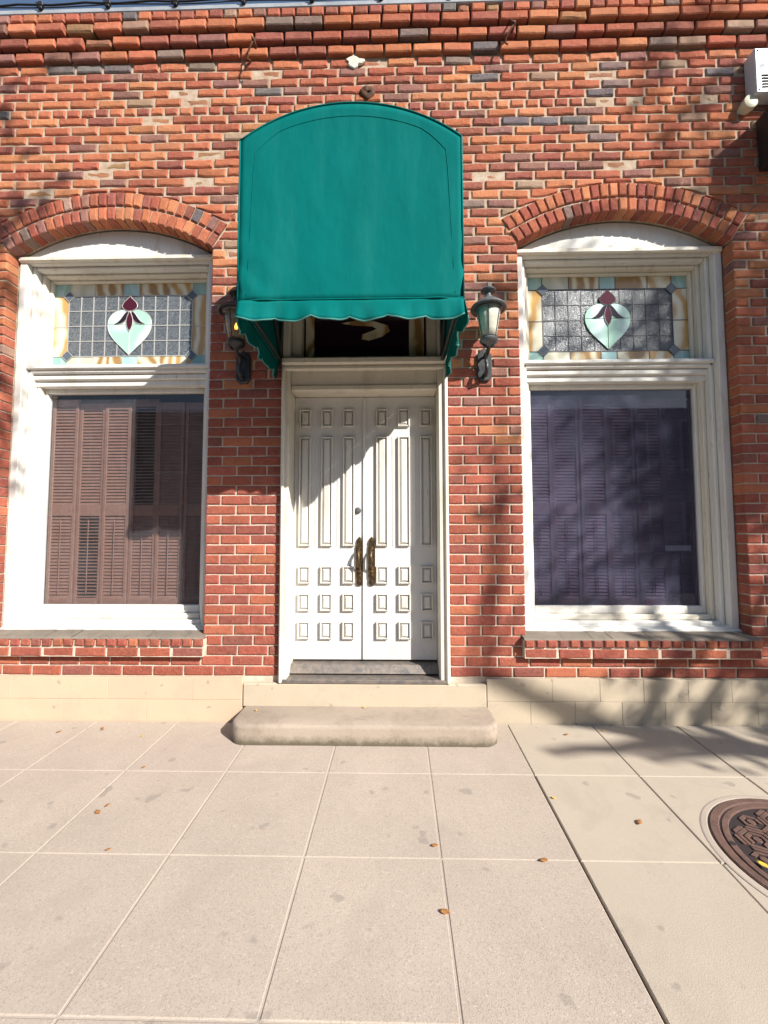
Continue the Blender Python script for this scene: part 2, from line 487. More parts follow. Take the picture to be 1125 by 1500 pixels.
# pale filler in the tooled joints of the older slabs (just under the surface)
fb = MB()
for i in range(-6, 3):
    e = .0026
    x = lambda y: JX0 + i * JDX + SH * y
    fb.add([(x(KERB) - e, KERB, gz(KERB) - .0022), (x(KERB) + e, KERB, gz(KERB) - .0022), (x(-.02) + e, -.02, gz(-.02) - .0022), (x(-.02) - e, -.02, gz(-.02) - .0022)], [(0, 1, 2, 3)])
for yy in ys[1:-1]:
    fb.add([(-4.5, yy - .0032, gz(yy) - .0026), (JX0 + 3 * JDX + SH * yy - .01, yy - .0032, gz(yy) - .0026), (JX0 + 3 * JDX + SH * yy - .01, yy + .0032, gz(yy) - .0026), (-4.5, yy + .0032, gz(yy) - .0026)], [(0, 1, 2, 3)])
fb.build('joint_filler', 'joint', walk)

# ------------------------------------------------------------------ building
bld = thing('brick_building', 'old red brick storefront with arched windows and white double doors', 'building', (0, 0, 0))
WL, WR, ZT = -4.3, 4.3, 5.40
AR, HW = 1.4275, .778                       # arch radius, half opening
XC = (-2.135, 1.708)
ACZ = 3.684 - AR                             # arch centre height
SPR = ACZ + math.sqrt(AR * AR - HW * HW)     # springing height
SILL = .586
DL, DR, DT = -.813, .399, 3.05
def intr(x, xc): return ACZ + math.sqrt(max(0, AR * AR - (x - xc) ** 2))
b = MB()
HB = HW + .011
xs = {WL, WR, DL, DR}
for xc in XC:
    for k in range(25): xs.add(round(xc - HB + 2 * HB * k / 24, 5))
xs = sorted(xs)
MY = .010
def seg(x0, x1, za0, za1, zb0, zb1):          # left lower/right lower, left upper/right upper
    vs = [(x0, MY, za0), (x1, MY, za1), (x1, MY, zb1), (x0, MY, zb0), (x0, .30, za0), (x1, .30, za1), (x1, .30, zb1), (x0, .30, zb0)]
    b.add(vs, [(0, 1, 2, 3), (7, 6, 5, 4), (0, 4, 5, 1), (3, 2, 6, 7), (0, 3, 7, 4), (1, 5, 6, 2)])
for x0, x1 in zip(xs[:-1], xs[1:]):
    xm = (x0 + x1) / 2
    w = [xc for xc in XC if abs(xm - xc) < HB]
    if w:
        seg(x0, x1, 0, 0, SILL - .02, SILL - .02)
        seg(x0, x1, intr(x0, w[0]) + .014, intr(x1, w[0]) + .014, ZT - .02, ZT - .02)
    elif DL <= xm <= DR:
        seg(x0, x1, 0, 0, .22, .22)
        seg(x0, x1, DT, DT, ZT - .02, ZT - .02)
    else:
        seg(x0, x1, 0, 0, ZT - .02, ZT - .02)
wall = b.build('wall', 'mortar', bld)

PAL_UP = [((.50, .155, .075), 30), ((.40, .105, .062), 26), ((.56, .21, .10), 14), ((.30, .085, .065), 14), ((.27, .125, .11), 12), ((.21, .16, .145), 3), ((.36, .24, .17), 3), ((.13, .135, .15), 2.5)]
PAL_LO = [((.34, .078, .055), 40), ((.38, .095, .062), 25), ((.29, .068, .054), 22), ((.45, .13, .07), 9), ((.25, .075, .065), 6)]
def brick_color(z, x):
    t = min(1, max(0, (z - 2.2) / 1.0)) if x < .6 else min(1, max(0, (z - 1.7) / 1.2))
    pal = PAL_UP if R_.random() < t else PAL_LO
    r = R_.random() * sum(w for _, w in pal)
    for c, w in pal:
        r -= w
        if r <= 0: break
    k = R_.uniform(.86, 1.14)
    return (c[0] * k, c[1] * k * R_.uniform(.93, 1.08), c[2] * k * R_.uniform(.93, 1.08), 1)

def brick_geo(poly, yf, depth, rough, mb, color, segl=.06):
    """irregular brick from a convex outline (x,z), front face at yf"""
    n = len(poly)
    cx = sum(p[0] for p in poly) / n; cz = sum(p[1] for p in poly) / n
    out = []
    for i in range(n):
        a, c = poly[i], poly[(i + 1) % n]
        L = math.hypot(c[0] - a[0], c[1] - a[1])
        k = max(1, int(L / segl + .5))
        for q in range(k):
            t = q / k
            if q == 0: j = .6
            else: t += R_.uniform(-.15, .15) / k; j = 1
            x = a[0] + (c[0] - a[0]) * t; z = a[1] + (c[1] - a[1]) * t
            nx, nz = (c[1] - a[1]) / L, -(c[0] - a[0]) / L
            d = R_.uniform(-1, .55) * rough * j
            if q == 0:
                v = math.hypot(x - cx, z - cz); x -= (x - cx) / v * rough * 1.1; z -= (z - cz) / v * rough * 1.1
            out.append((x + nx * d, z + nz * d))
    m_ = len(out)
    ch = .0035 + rough * .8
    tilt = R_.uniform(-1, 1) * rough * .5; tilt2 = R_.uniform(-1, 1) * rough * .35
    def yy(x, z): return yf + (x - cx) / .11 * tilt + (z - cz) / .035 * tilt2
    ins = []
    for x, z in out:
        dx, dz = x - cx, z - cz
        ix = x - math.copysign(min(ch * 1.2, abs(dx) * .8), dx) * (1 if abs(dx) > .02 else .3)
        iz = z - math.copysign(min(ch * 1.2, abs(dz) * .8), dz) * (1 if abs(dz) > .012 else .3)
        ins.append((ix, iz))
    vs = [(x, yy(x, z) + R_.uniform(-.3, .6) * rough * .5, z) for x, z in ins] + [(x, yy(x, z) + ch, z) for x, z in out] + [(x, yf + depth, z) for x, z in out] + [(cx, yy(cx, cz) - rough * .2, cz)]
    fs = [(i, (i + 1) % m_, 3 * m_) for i in range(m_)]
    fs += [(i, i + m_, (i + 1) % m_ + m_, (i + 1) % m_) for i in range(m_)]
    fs += [(i + m_, i + 2 * m_, (i + 1) % m_ + 2 * m_, (i + 1) % m_ + m_) for i in range(m_)]
    mb.add(vs, fs, color)

def clip(poly, nx, nz, d):                    # keep points with nx*x+nz*z >= d
    out = []
    for i in range(len(poly)):
        a, c = poly[i], poly[(i + 1) % len(poly)]
        da = nx * a[0] + nz * a[1] - d; dc = nx * c[0] + nz * c[1] - d
        if da >= 0: out.append(a)
        if (da >= 0) != (dc >= 0):
            t = da / (da - dc); out.append((a[0] + (c[0] - a[0]) * t, a[1] + (c[1] - a[1]) * t))
    return out
def area(p): return abs(sum(p[i][0] * p[(i + 1) % len(p)][1] - p[(i + 1) % len(p)][0] * p[i][1] for i in range(len(p)))) / 2
REXT = AR + .226
PHI = math.asin(HW / AR)
bricks = []                                    # (poly, yfront, depth, rough, colour)
CH = (4.945 - .30) / 65
JT = .0095
def lay(z0, z1, intervals, k, yf, rough, header=False, depth=.10):
    mod = .11 if header else .2195
    for a, e in intervals:
        xsb = [a]
        off = (0 if k % 2 == 0 else mod / 2)
        if a <= WL + 1: off += R_.uniform(-.02, .02)
        x = a + (mod if off == 0 else off)
        while x < e - .035:
            xsb.append(x + R_.uniform(-1, 1) * (.006 if rough > .002 else .003)); x += mod
        if len(xsb) > 1 and e - xsb[-1] < .045: xsb.pop()
        xsb.append(e)
        for q, (p, r) in enumerate(zip(xsb[:-1], xsb[1:])):
            l = p + (JT / 2 if q else .0); rr = r - (JT / 2 if q < len(xsb) - 2 else .0)
            dz = R_.uniform(-1, 1) * rough * .6
            poly = [(l, z0 + JT / 2 + dz), (rr, z0 + JT / 2 + dz + R_.uniform(-1, 1) * rough * .5), (rr, z1 - JT / 2 + dz), (l, z1 - JT / 2 + dz)]
            polys = [poly]
            for xc in XC:
                if z1 < ACZ + 1.1 or abs((l + rr) / 2 - xc) > 1.25: continue
                nxt = []
                for pl in polys:
                    parts = [pl]; cut = []
                    whole = True
                    for sgn in (-1, 1):                 # split along both skewback lines
                        nx, nz = sgn * math.cos(PHI), -math.sin(PHI)
                        d0 = nx * xc + nz * ACZ
                        new = []
                        for q_ in parts:
                            o_ = clip(q_, nx, nz, d0 + .003); i_ = clip(q_, -nx, -nz, -d0)
                            if len(o_) > 2 and area(o_) > .0002: cut.append(o_)
                            if len(i_) > 2 and area(i_) > .0002: new.append(i_)
                        parts = new
                    ins_ = []
                    for q_ in parts:
                        gx = sum(v[0] for v in q_) / len(q_) - xc; gzz = sum(v[1] for v in q_) / len(q_) - ACZ
                        ph = math.atan2(gx, gzz)
                        c_ = clip(q_, math.sin(ph), math.cos(ph), math.sin(ph) * xc + math.cos(ph) * ACZ + REXT)
                        if len(c_) < 3 or area(c_) < .985 * area(q_): whole = False
                        if len(c_) > 2: ins_.append(c_)
                    nxt += [pl] if whole else cut + ins_
                polys = nxt
            for poly in polys:
              if len(poly) < 3 or area(poly) < .0007: continue
              if z0 > 2.6 and R_.random() < .03:           # spalled brick, its soft core exposed
                bricks.append((poly, yf + .012, depth - .012, .0075, (.36 * R_.uniform(.8, 1.1), .17 * R_.uniform(.8, 1.15), .085, 1))); continue
              bricks.append((poly, yf, depth, rough, brick_color((z0 + z1) / 2, (l + rr) / 2)))
for k in range(65):
    z0 = .30 + k * CH; z1 = z0 + CH; zm = (z0 + z1) / 2
    cuts = []
    for xc in XC:
        if SILL - .16 < zm < SILL: cuts.append((xc - HW - .028, xc + HW + .028))      # sill courses
        elif SILL < zm < SPR: cuts.append((xc - HW, xc + HW))
    if zm < DT: cuts.append((DL, DR))
    cuts.sort()
    iv = []; x = WL + .4
    for c0, c1 in cuts:
        if c0 > x: iv.append((x, c0))
        x = max(x, c1)
    iv.append((x, WR - .5))
    t = min(1, max(0, (zm - 1.9) / 1.4))
    rough = .0018 + .0030 * t
    lay(z0, z1, iv, k + (1 if k > 59 else 0), R_.uniform(-.001, .001) - .002 * t, rough, header=(k == 59))
# corbelled cornice
zc = 4.945
for q, (h, yf, hd) in enumerate(((.083, -.032, False), (.083, -.062, False), (.086, -.092, False), (.080, -.086, True))):
    lay(zc + .004, zc + h - .004, [(WL + .4, WR - .5)], q + 1, yf, .0032, header=hd, depth=.10 - yf)
    zc += h
ZTOP = zc
# which 300 show largest: whole bricks in the frame, in the open
def vis(br):
    p = br[0]; c = Vector((sum(a[0] for a in p) / len(p), br[1], sum(a[1] for a in p) / len(p)))
    x, y = proj(c)
    ok = 8 < x < 1117 and 12 < y < 1495 and not (346 < x < 681 and 150 < y < 475)
    d = math.hypot(x - 540, y - 720)
    return (area(p) * 1e4 if ok else 0) - d * .004
order = sorted(range(len(bricks)), key=lambda i: -vis(bricks[i]))
single = set(order[:300])
rest = MB()
for i, (poly, yf, dp, ro, c) in enumerate(bricks):
    if i in single:
        mb = MB(); brick_geo(poly, yf, dp, ro, mb, c, .075); mb.build('brick', 'brick', wall)
    else: brick_geo(poly, yf, dp, ro, rest, c)
o = rest.build('brickwork', 'brick', wall); o['kind'] = 'stuff'
# arches: two rings of headers on edge
for xc in XC:
    for r0, r1, n in ((AR + .002, AR + .104, 25), (AR + .115, AR + .220, 27)):
        for k in range(n):
            a0 = -PHI + 2 * PHI * k / n; a1 = -PHI + 2 * PHI * (k + 1) / n
            g = .0042 / r0
            dr = R_.uniform(-.003, .003)
            P = lambda a, r: (xc + math.sin(a) * r, ACZ + math.cos(a) * r)
            poly = [P(a0 + g, r0 + dr), P(a1 - g, r0 + dr), P(a1 - g, r1 + dr), P(a0 + g, r1 + dr)]
            mb = MB(); brick_geo(poly, -.006 + R_.uniform(-.002, .002), .105, .0026, mb, brick_color(2.9, 0), .06)
            mb.build('arch_brick', 'brick', wall)
# brick sills: a row of headers on edge over a stretcher course
z2, z3 = .30 + 2 * CH, .30 + 3 * CH
for xc in XC:
    a, e = xc - HW - .03, xc + HW + .03
    n = 21
    for k in range(n):
        x0 = a + (e - a) * k / n + .004; x1 = a + (e - a) * (k + 1) / n - .004
        mb = MB(); brick_geo([(x0, z3 + .004), (x1, z3 + .004), (x1, z3 + CH - .012), (x0, z3 + CH - .012)], -.062 + R_.uniform(-.004, .004), .15, .0035, mb, brick_color(.5, 0), .05)
        mb.build('sill_brick', 'brick', wall)
    n = 7
    for k in range(n):
        x0 = a + (e - a) * k / n + .004; x1 = a + (e - a) * (k + 1) / n - .004
        mb = MB(); brick_geo([(x0, z2 + .003), (x1, z2 + .003), (x1, z3 - .005), (x0, z3 - .005)], -.050 + R_.uniform(-.003, .003), .14, .003, mb, brick_color(.5, 0), .06)
        mb.build('sill_brick', 'brick', wall)
    mb = MB(); mb.box(a + .006, e - .006, -.045, .05, z2 + .002, z3 + CH - .02); mb.build('sill_bed', 'mortar', wall)
    mb = MB()
    for k in range(24):
        x0 = a + .002 + (e - a - .004) * k / 24; x1 = a + .002 + (e - a - .004) * (k + 1) / 24
        f0, f1 = -.056, .12
        h = R_.uniform(-.002, .002)
        mb.add([(x0, f0, z3 + CH - .016), (x1, f0, z3 + CH - .016), (x1, f0 + .01, z3 + CH - .004 + h), (x0, f0 + .01, z3 + CH - .004 + h), (x1, f1, z3 + CH + .028 + h), (x0, f1, z3 + CH + .028 + h)], [(0, 1, 2, 3), (3, 2, 4, 5)])
    mb.build('sill_wash', 'wash', wall)
# coping on the parapet
mb = MB(); mb.box(WL, WR, -.075, .34, ZTOP + .004, ZTOP + .045, .006); mb.build('coping', 'zinc', bld)
# side and back of the building, roof and a dark room behind the glass
mb = MB()
mb.box(WL, WR, .304, 4.0, 4.6, 4.75)
mb.box(WL, WL + .2, .304, 4.0, 0, 4.6); mb.box(WR - .2, WR, .304, 4.0, 0, 4.6); mb.box(WL + .2, WR - .2, 3.8, 4.0, 0, 4.6)
mb.box(WL + .2, WR - .2, .304, 3.8, .02, .2)
mb.build('inner_shell', 'interior', bld)

# plinth: stone blocks either side of the steps
for (a, e, mt, n) in ((WL, -1.058, 'plinth', 5), (.646, WR, 'plinth_grey', 12)):
    core = MB(); core.box(a, e, -.006, .009, -.1, .296)
    pl = core.build('plinth', mt, bld)
    for row, (z0, z1) in enumerate(((-.06, .1475), (.1485, .299))):
        w = (e - a) / n
        cuts = [a] + [a + w * (k + (.5 if row else 0) + R_.uniform(-.04, .04)) for k in range(1, n)] + [e]
        for x0, x1 in zip(cuts[:-1], cuts[1:]):
            mb = MB(); mb.box(x0 + .0006, x1 - .0006, -.028 + R_.uniform(-.001, .001), -.004, z0 + .0003, z1 - .0003, .0016)
            mb.build('block', mt, pl)

# ------------------------------------------------------------------ windows
def ring(mb, x0, x1, z0, z1, ix0, ix1, iz0, iz1, y0, y1, bev=.004):
    mb.box(x0, ix0, y0, y1, z0, z1, bev); mb.box(ix1, x1, y0, y1, z0, z1, bev)
    mb.box(ix0 + .0005, ix1 - .0005, y0 + .0006, y1, iz1, z1, bev); mb.box(ix0 + .0005, ix1 - .0005, y0 + .0006, y1, z0, iz0, bev)
ZG0, ZG1, ZS0, ZS1 = .757, 2.435, 2.645, 3.355
def arc_poly(pts, xc): return pts
def make_window(xc, dusty, open_pat):
    L, Rr = xc - HW, xc + HW
    mb = MB(); ring(mb, L + .001, Rr - .001, .60, 3.462, L + .060, Rr - .060, .63, 3.425, .10, .30, .006)
    win = mb.build('window', 'white_paint', bld)
    mb = MB(); ring(mb, L + .0605, Rr - .0605, .6305, 3.4245, L + .092, Rr - .092, .66, 3.398, .150, .30, .008)
    mb.build('moulding', 'white_paint', win)
    mb = MB(); ring(mb, L + .0925, Rr - .0925, .6605, 3.3975, L + .122, Rr - .122, .70, 3.375, .205, .30, .006)
    mb.build('inner_frame', 'cream_paint', win)
    s = .148
    mb = MB(); ring(mb, L + .1225, Rr - .1225, .7005, 2.47, L + s, Rr - s, ZG0, ZG1, .250, .30, .005); mb.build('sash', 'white_paint', win)
    mb = MB(); ring(mb, L + .1225, Rr - .1225, 2.615, 3.3745, L + s, Rr - s, ZS0, ZS1, .250, .30, .005); mb.build('transom_sash', 'cream_paint', win)
    mb = MB()
    mb.box(L + .062, Rr - .062, .195, .299, 2.4705, 2.6145, .004)
    mb.box(L + .063, Rr - .063, .150, .198, 2.560, 2.632, .010)
    mb.box(L + .064, Rr - .064, .128, .153, 2.590, 2.618, .006)
    mb.box(L + .065, Rr - .065, .172, .199, 2.515, 2.558, .008)
    mb.build('transom_bar', 'white_paint', win)
    # lunette board under the brick arch
    poly = [(L + .002, 3.464), (Rr - .002, 3.464)]
    N = 28
    for k in range(N + 1):
        x = Rr - .002 - (2 * HW - .004) * k / N
        z = intr(x, xc) - .002
        if z > 3.466: poly.append((x, z))
    mb = MB(); mb.prism(poly, .118, .30); mb.build('lunette_board', 'white_paint', win)
    mb = MB(); mb.box(L + .003, Rr - .003, .078, .119, 3.425, 3.4635, .008); mb.build('head_moulding', 'cream_paint', win)
    # wooden sill
    mb = MB(); x0, x1 = L + .004, Rr - .004
    mb.add([(x0, .075, .575), (x1, .075, .575), (x1, .075, .612), (x0, .075, .612), (x1, .262, .672), (x0, .262, .672), (x0, .262, .575), (x1, .262, .575)],
           [(0, 1, 2, 3), (3, 2, 4, 5), (0, 3, 5, 6), (1, 7, 4, 2)])
    mb.build('sill', 'white_paint', win)
    gx0, gx1 = L + s, Rr - s
    mb = MB(); mb.box(gx0 - .004, gx1 + .004, .279, .284, ZG0 - .004, ZG1 + .004); mb.build('pane', 'pane_dusty' if dusty else 'pane', win)
    # leaded glass
    U = lambda u: gx0 + (gx1 - gx0) * u
    V = lambda v: ZS0 + (ZS1 - ZS0) * v
    y0, y1 = .278, .283
    def piece(u0, u1, v0, v1, mt, nm='glass_piece'):
        e = .0015
        q = MB(); q.box(U(u0) + e, U(u1) - e, y0 + R_.uniform(-.0006, .0006), y1, V(v0) + e, V(v1) - e, .001); q.build(nm, mt, win)
    bw, bh = .095, .145
    cutsx = [0, bw, .262, .455, .555, .755, .905, 1]
    mats = ['g_teal', 'g_cream', 'g_brown', 'g_blue', 'g_brown', 'g_amber', 'g_teal']
    for v0, v1 in ((0, bh), (1 - bh, 1)):
        for (u0, u1), mt in zip(zip(cutsx[:-1], cutsx[1:]), mats): piece(u0, u1, v0, v1, mt)
    for u0, u1 in ((0, bw), (1 - bw, 1)):
        piece(u0, u1, bh, .49, 'g_amber'); piece(u0, u1, .49, 1 - bh, 'g_amber')
    nc, nr = 10, 4
    gu = lambda i: bw + (1 - 2 * bw) * i / nc
    gv = lambda j: bh + (1 - 2 * bh) * j / nr
    for i in range(nc):
        for j in range(nr): piece(gu(i), gu(i + 1), gv(j), gv(j + 1), 'g_pebble')
    lead = MB()
    lw = .0032
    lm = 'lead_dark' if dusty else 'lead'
    for i in range(nc + 1): lead.box(U(gu(i)) - lw, U(gu(i)) + lw, .2745, .285, V(bh), V(1 - bh))
    for j in range(nr + 1): lead.box(U(bw), U(1 - bw), .2741, .2852, V(gv(j)) - lw, V(gv(j)) + lw)
    for c in cutsx[1:-1]:
        for v0, v1 in ((0, bh), (1 - bh, 1)): lead.box(U(c) - lw * .7, U(c) + lw * .7, .2748, .2849, V(v0), V(v1))
    for u0, u1 in ((0, bw), (1 - bw, 1)):
        lead.box(U(u0), U(u1), .2746, .2848, V(.49) - lw * .7, V(.49) + lw * .7)
        for v in (bh, 1 - bh): lead.box(U(u0), U(u1), .2747, .2847, V(v) - lw * .7, V(v) + lw * .7)
    # corner diamonds
    for u in (bw + .002, 1 - bw - .002):
        for v in (bh + .005, 1 - bh - .005):
            d = .045
            x, z = U(u), V(v)
            pp = [(x - d, z), (x, z - d), (x + d, z), (x, z + d)]
            q = MB(); q.prism(pp, .2715, .276, .001); q.build('glass_piece', 'g_slate', win)
            lead.tube([(a, .2725, c) for a, c in pp + pp[:1]], .0028, 5)
    # flower motif (units of panel height from its centre line)
    H = ZS1 - ZS0
    mx = (gx0 + gx1) / 2
    def mp(pts): return [(mx + a * H, V(0) + c * H) for a, c in pts]
    def bez(p0, p1, p2, p3, n=8):
        return [tuple(p0[i] * (1 - t) ** 3 + 3 * p1[i] * t * (1 - t) ** 2 + 3 * p2[i] * t * t * (1 - t) + p3[i] * t ** 3 for i in (0, 1)) for t in [k / n for k in range(n + 1)]]
    side = bez((0, .155), (.10, .27), (.255, .36), (.255, .515), 8)             # lower right edge
    lobe = bez((.255, .515), (.255, .64), (.13, .72), (.0, .675), 7)
    lowR = side + [(0, .515)]
    upR = lobe + [(0, .515)]
    def shape(pts, mt, y, flip):
        p = mp([(-a, c) for a, c in pts][::-1] if flip else pts)
        q = MB(); q.prism(p, y, y + .005, .0008); q.build('glass_piece', mt, win)
        lead.tube([(a, y + .0005, c) for a, c in p + p[:1]], .0026, 5)
    for fl in (False, True):
        shape(lowR, 'g_mint', .2705, fl); shape(upR, 'g_mint', .2703, fl)
    petal = bez((.012, .67), (.08, .66), (.085, .55), (.178, .515), 6) + bez((.178, .515), (.10, .505), (.045, .53), (.012, .62), 5)[1:]
    for fl in (False, True): shape(petal[::-1] if False else petal[::-1], 'g_plum', .2675, fl)
    cp = bez((0, .43), (.05, .50), (.055, .57), (0, .67), 6) + bez((0, .67), (-.055, .57), (-.05, .50), (0, .43), 6)[1:-1]
    shape(cp, 'g_red', .2655, False)
    bud = bez((-.0, .665), (.06, .675), (.09, .70), (.088, .735), 5) + bez((.088, .735), (.075, .79), (.02, .80), (0, .85), 5)[1:]
    bud = bud + [(-a, c) for a, c in bud[::-1][1:-1]]
    shape(bud, 'g_red', .2665, False)
    lead.build('lead_came', lm, win)
    # shutters behind the lower pane: things of their own
    n = 6
    w = (gx1 - gx0 + .06) / n
    where = 'dusty shaded glass' if dusty else 'clear sunlit glass'
    for k in range(n):
        x0 = gx0 - .03 + w * k + .0015; x1 = x0 + w - .003
        yb = .335 + (.012 if k % 2 else 0)
        t = thing('louvred_shutter', '', 'shutter', ((x0 + x1) / 2, yb, ZG0 - .05), 'louvred shutters behind the shop windows')
        ordn = ['first', 'second', 'third', 'fourth', 'fifth', 'sixth']
        kk = k if xc > 0 else n - 1 - k
        t['label'] = '%s brown louvred shutter, counted from the door, behind the %s' % (ordn[kk], where)
        mt = 'wood_shaded' if (dusty) else 'wood'
        f = MB()
        st = .027
        zb, zm0, zm1, zt = ZG0 - .05, 1.455, 1.545, ZG1 - (.05 if k % 3 else .02)
        f.box(x0, x0 + st, yb, yb + .03, zb, zt, .003); f.box(x1 - st, x1, yb, yb + .03, zb, zt, .003)
        for a, c in ((zb, zb + .09), (zm0, zm1), (zt - .06, zt)): f.box(x0 + st + .0004, x1 - st - .0004, yb + .001, yb + .029, a, c, .003)
        f.build('frame', mt, t)
        for (a, c, nm) in ((zb + .09, zm0, 'lower_slats'), (zm1, zt - .06, 'upper_slats')):
            op = open_pat[k][0 if nm[0] == 'l' else 1]
            ns = int((c - a) / .026)
            q = MB()
            ang = rad(62 if not op else 12)
            for j in range(ns):
                z = a + (c - a) * (j + .5) / ns
                hy, hz = .5 * .03 * math.cos(ang), .5 * .03 * math.sin(ang)
                th = .003
                p = [(yb + .015 - hy, z - hz), (yb + .015 + hy, z + hz)]
                ny, nz = -math.sin(ang) * th, math.cos(ang) * th
                vs = []
                for x in (x0 + st + .001, x1 - st - .001):
                    for (y, zz), sg in ((p[0], -1), (p[1], -1), (p[1], 1), (p[0], 1)): vs.append((x, y + ny * sg, zz + nz * sg))
                q.add(vs, [(0, 4, 5, 1), (1, 5, 6, 2), (2, 6, 7, 3), (3, 7, 4, 0), (0, 1, 2, 3), (4, 7, 6, 5)])
            q.build(nm, mt, t)
        r = MB(); r.tube([((x0 + x1) / 2, yb - .004, zb + .12), ((x0 + x1) / 2, yb - .004, zm0 - .03)], .004, 6); r.build('tilt_rod', mt, t)
    return win
make_window(XC[0], False, [(0, 0), (1, 0), (0, 0), (0, 1), (0, 0), (0, 0)])
make_window(XC[1], True, [(0, 0), (0, 0), (0, 0), (0, 0), (0, 0), (0, 0)])
p = W(995, 803, .325)
mb = MB(); mb.box(p.x - .11, p.x + .09, .322, .324, p.z - .02, p.z + .022)
tag(mb.build('paper_slip', 'paper'), 'small pale paper slip lying against slats behind the dusty window', 'paper')

# ------------------------------------------------------------------ door
DY = .165
dz0, dz1 = .372, 2.355
dx0, dx1, dxm = -.752, .326, -.216
def door_leaf(x0, x1, hinge_left):
    mb = MB(); mb.box(x0, x1, DY, DY + .045, dz0, dz1, .003)
    d = mb.build('door', 'door_paint', bld)
    cols = [W(px, 700, DY).x for px in ((447, 479, 511) if hinge_left else (559.5, 591.5, 624))]
    def panel(xc, z0, z1, w=.092):
        h = w / 2
        q = MB()
        # sunk margin ring, raised moulding and bevelled field
        a = .013
        q.box(xc - h, xc - h + a, DY - .024, DY + .004, z0, z1, .005); q.box(xc + h - a, xc + h, DY - .024, DY + .004, z0, z1, .005)
        q.box(xc - h + a, xc + h - a, DY - .0235, DY + .004, z0, z0 + a, .005); q.box(xc - h + a, xc + h - a, DY - .0235, DY + .004, z1 - a, z1, .005)
        i0, i1 = h - a, h - a - .016
        k0, k1 = z0 + a, z1 - a
        e = .016
        vs = [(xc - i0, DY - .001, k0), (xc + i0, DY - .001, k0), (xc + i0, DY - .001, k1), (xc - i0, DY - .001, k1), (xc - i1, DY - .020, k0 + e), (xc + i1, DY - .020, k0 + e), (xc + i1, DY - .020, k1 - e), (xc - i1, DY - .020, k1 - e)]
        q.add(vs, [(4, 5, 6, 7), (0, 1, 5, 4), (1, 2, 6, 5), (2, 3, 7, 6), (3, 0, 4, 7)])
        q.build('panel', 'door_panel', d)
    Z = lambda py: W(530, py, DY).z
    for xc in cols:
        panel(xc, Z(626), Z(600))
        panel(xc, Z(800), Z(640))
        for a, c in ((855, 829), (895, 869), (936, 910)): panel(xc, Z(a), Z(c))
    # thin vertical grooves between panels drawn as slim raised beads
    q = MB()
    for xa, xb in zip(cols[:-1], cols[1:]):
        xm = (xa + xb) / 2
        q.box(xm - .006, xm + .006, DY - .004, DY + .002, Z(800), Z(640), .002)
    q.build('bead', 'door_paint', d)
    hx = W(526.5 if hinge_left else 544.5, 822, DY - .01).x
    zt, zb = Z(786), Z(858)
    q = MB()
    prof = [(0, 0), (.016, .004), (.024, .02), (.020, .045), (.026, .06), (.026, .29), (.020, .305), (.024, .325), (.014, .345), (0, .36)]
    sc = (zt - zb) / .36
    pts = [(hx + a, zb + c * sc) for a, c in prof] + [(hx - a, zb + c * sc) for a, c in prof[::-1][1:-1]]
    q.prism(pts, DY - .016, DY + .001, .004)
    for c in (.03, .075, .10, .125, .24, .27, .33): q.lathe([(.0, -.006), (.010, -.004), (.014, 0), (.014, .004)], (hx, DY - .016, zb + c * sc), 10, 'y')
    q.build('handle_plate', 'bronze', d)
    q = MB()
    zz = [(0.13, 0), (.14, -.035), (.165, -.052), (.20, -.056), (.235, -.050), (.26, -.03), (.268, 0)]
    q.tube([(hx - .004, DY - .014 + y, zb + c * sc) for c, y in zz], [.008, .009, .011, .013, .011, .009, .008], 10)
    q.build('handle', 'bronze', d, True)
    if hinge_left:
        p = W(524, 748, DY)
        q = MB(); q.lathe([(0, -.022), (.017, -.020), (.023, -.008), (.026, 0), (.026, .004)], (p.x, DY - .002, p.z), 18, 'y'); q.build('deadbolt', 'pewter', d, True, 40)
    return d
dl = door_leaf(dx0, dxm - .002, True)
door_leaf(dxm + .002, dx1, False)
mb = MB(); mb.box(dxm - .014, dxm + .010, DY - .014, DY - .001, dz0 + .003, dz1 - .004, .005); mb.build('astragal', 'door_paint', dl)
# frame
mb = MB()
for x0, x1, s in ((DL + .002, dx0 - .001, 1), (dx1 + .001, DR - .002, -1)):
    mb.box(x0, x1, -.022, .24, .262, 3.04, .006)
    xa, xb = (x0 + .004, x0 + .032) if s > 0 else (x1 - .032, x1 - .004)
    mb.box(xa, xb, -.042, -.0205, .262, 2.52, .010)
fr = mb.build('door_frame', 'cream_paint', bld)
mb = MB(); mb.box(dx0 - .0005, dx1 + .0005, .02, .238, dz1 + .003, 2.405, .01); mb.box(dx0 - .0006, dx1 + .0006, .035, .237, 2.4055, 2.53, .004)
mb.box(DL + .004, DR - .004, -.055, .236, 2.531, 2.585, .012); mb.box(DL + .012, DR - .012, -.035, .0, 2.495, 2.5305, .010)
mb.build('door_head', 'cream_paint', fr)
mb = MB(); ring(mb, dx0, dx1, 2.586, 3.04, dx0 + .07, dx1 - .07, 2.61, 2.99, .05, .2, .006); mb.build('transom_frame', 'cream_paint', fr)
mb = MB(); mb.box(dx0 + .069, dx1 - .069, .140, .146, 2.609, 2.991); mb.build('transom_pane', 'g_plum', fr)
for (a, c) in ((dx0 + .085, dx0 + .15), (dx1 - .20, dx1 - .085)):
    mb = MB(); mb.box(a, c, .132, .138, 2.62, 2.98, .001); mb.build('glass_piece', 'g_brown', fr)
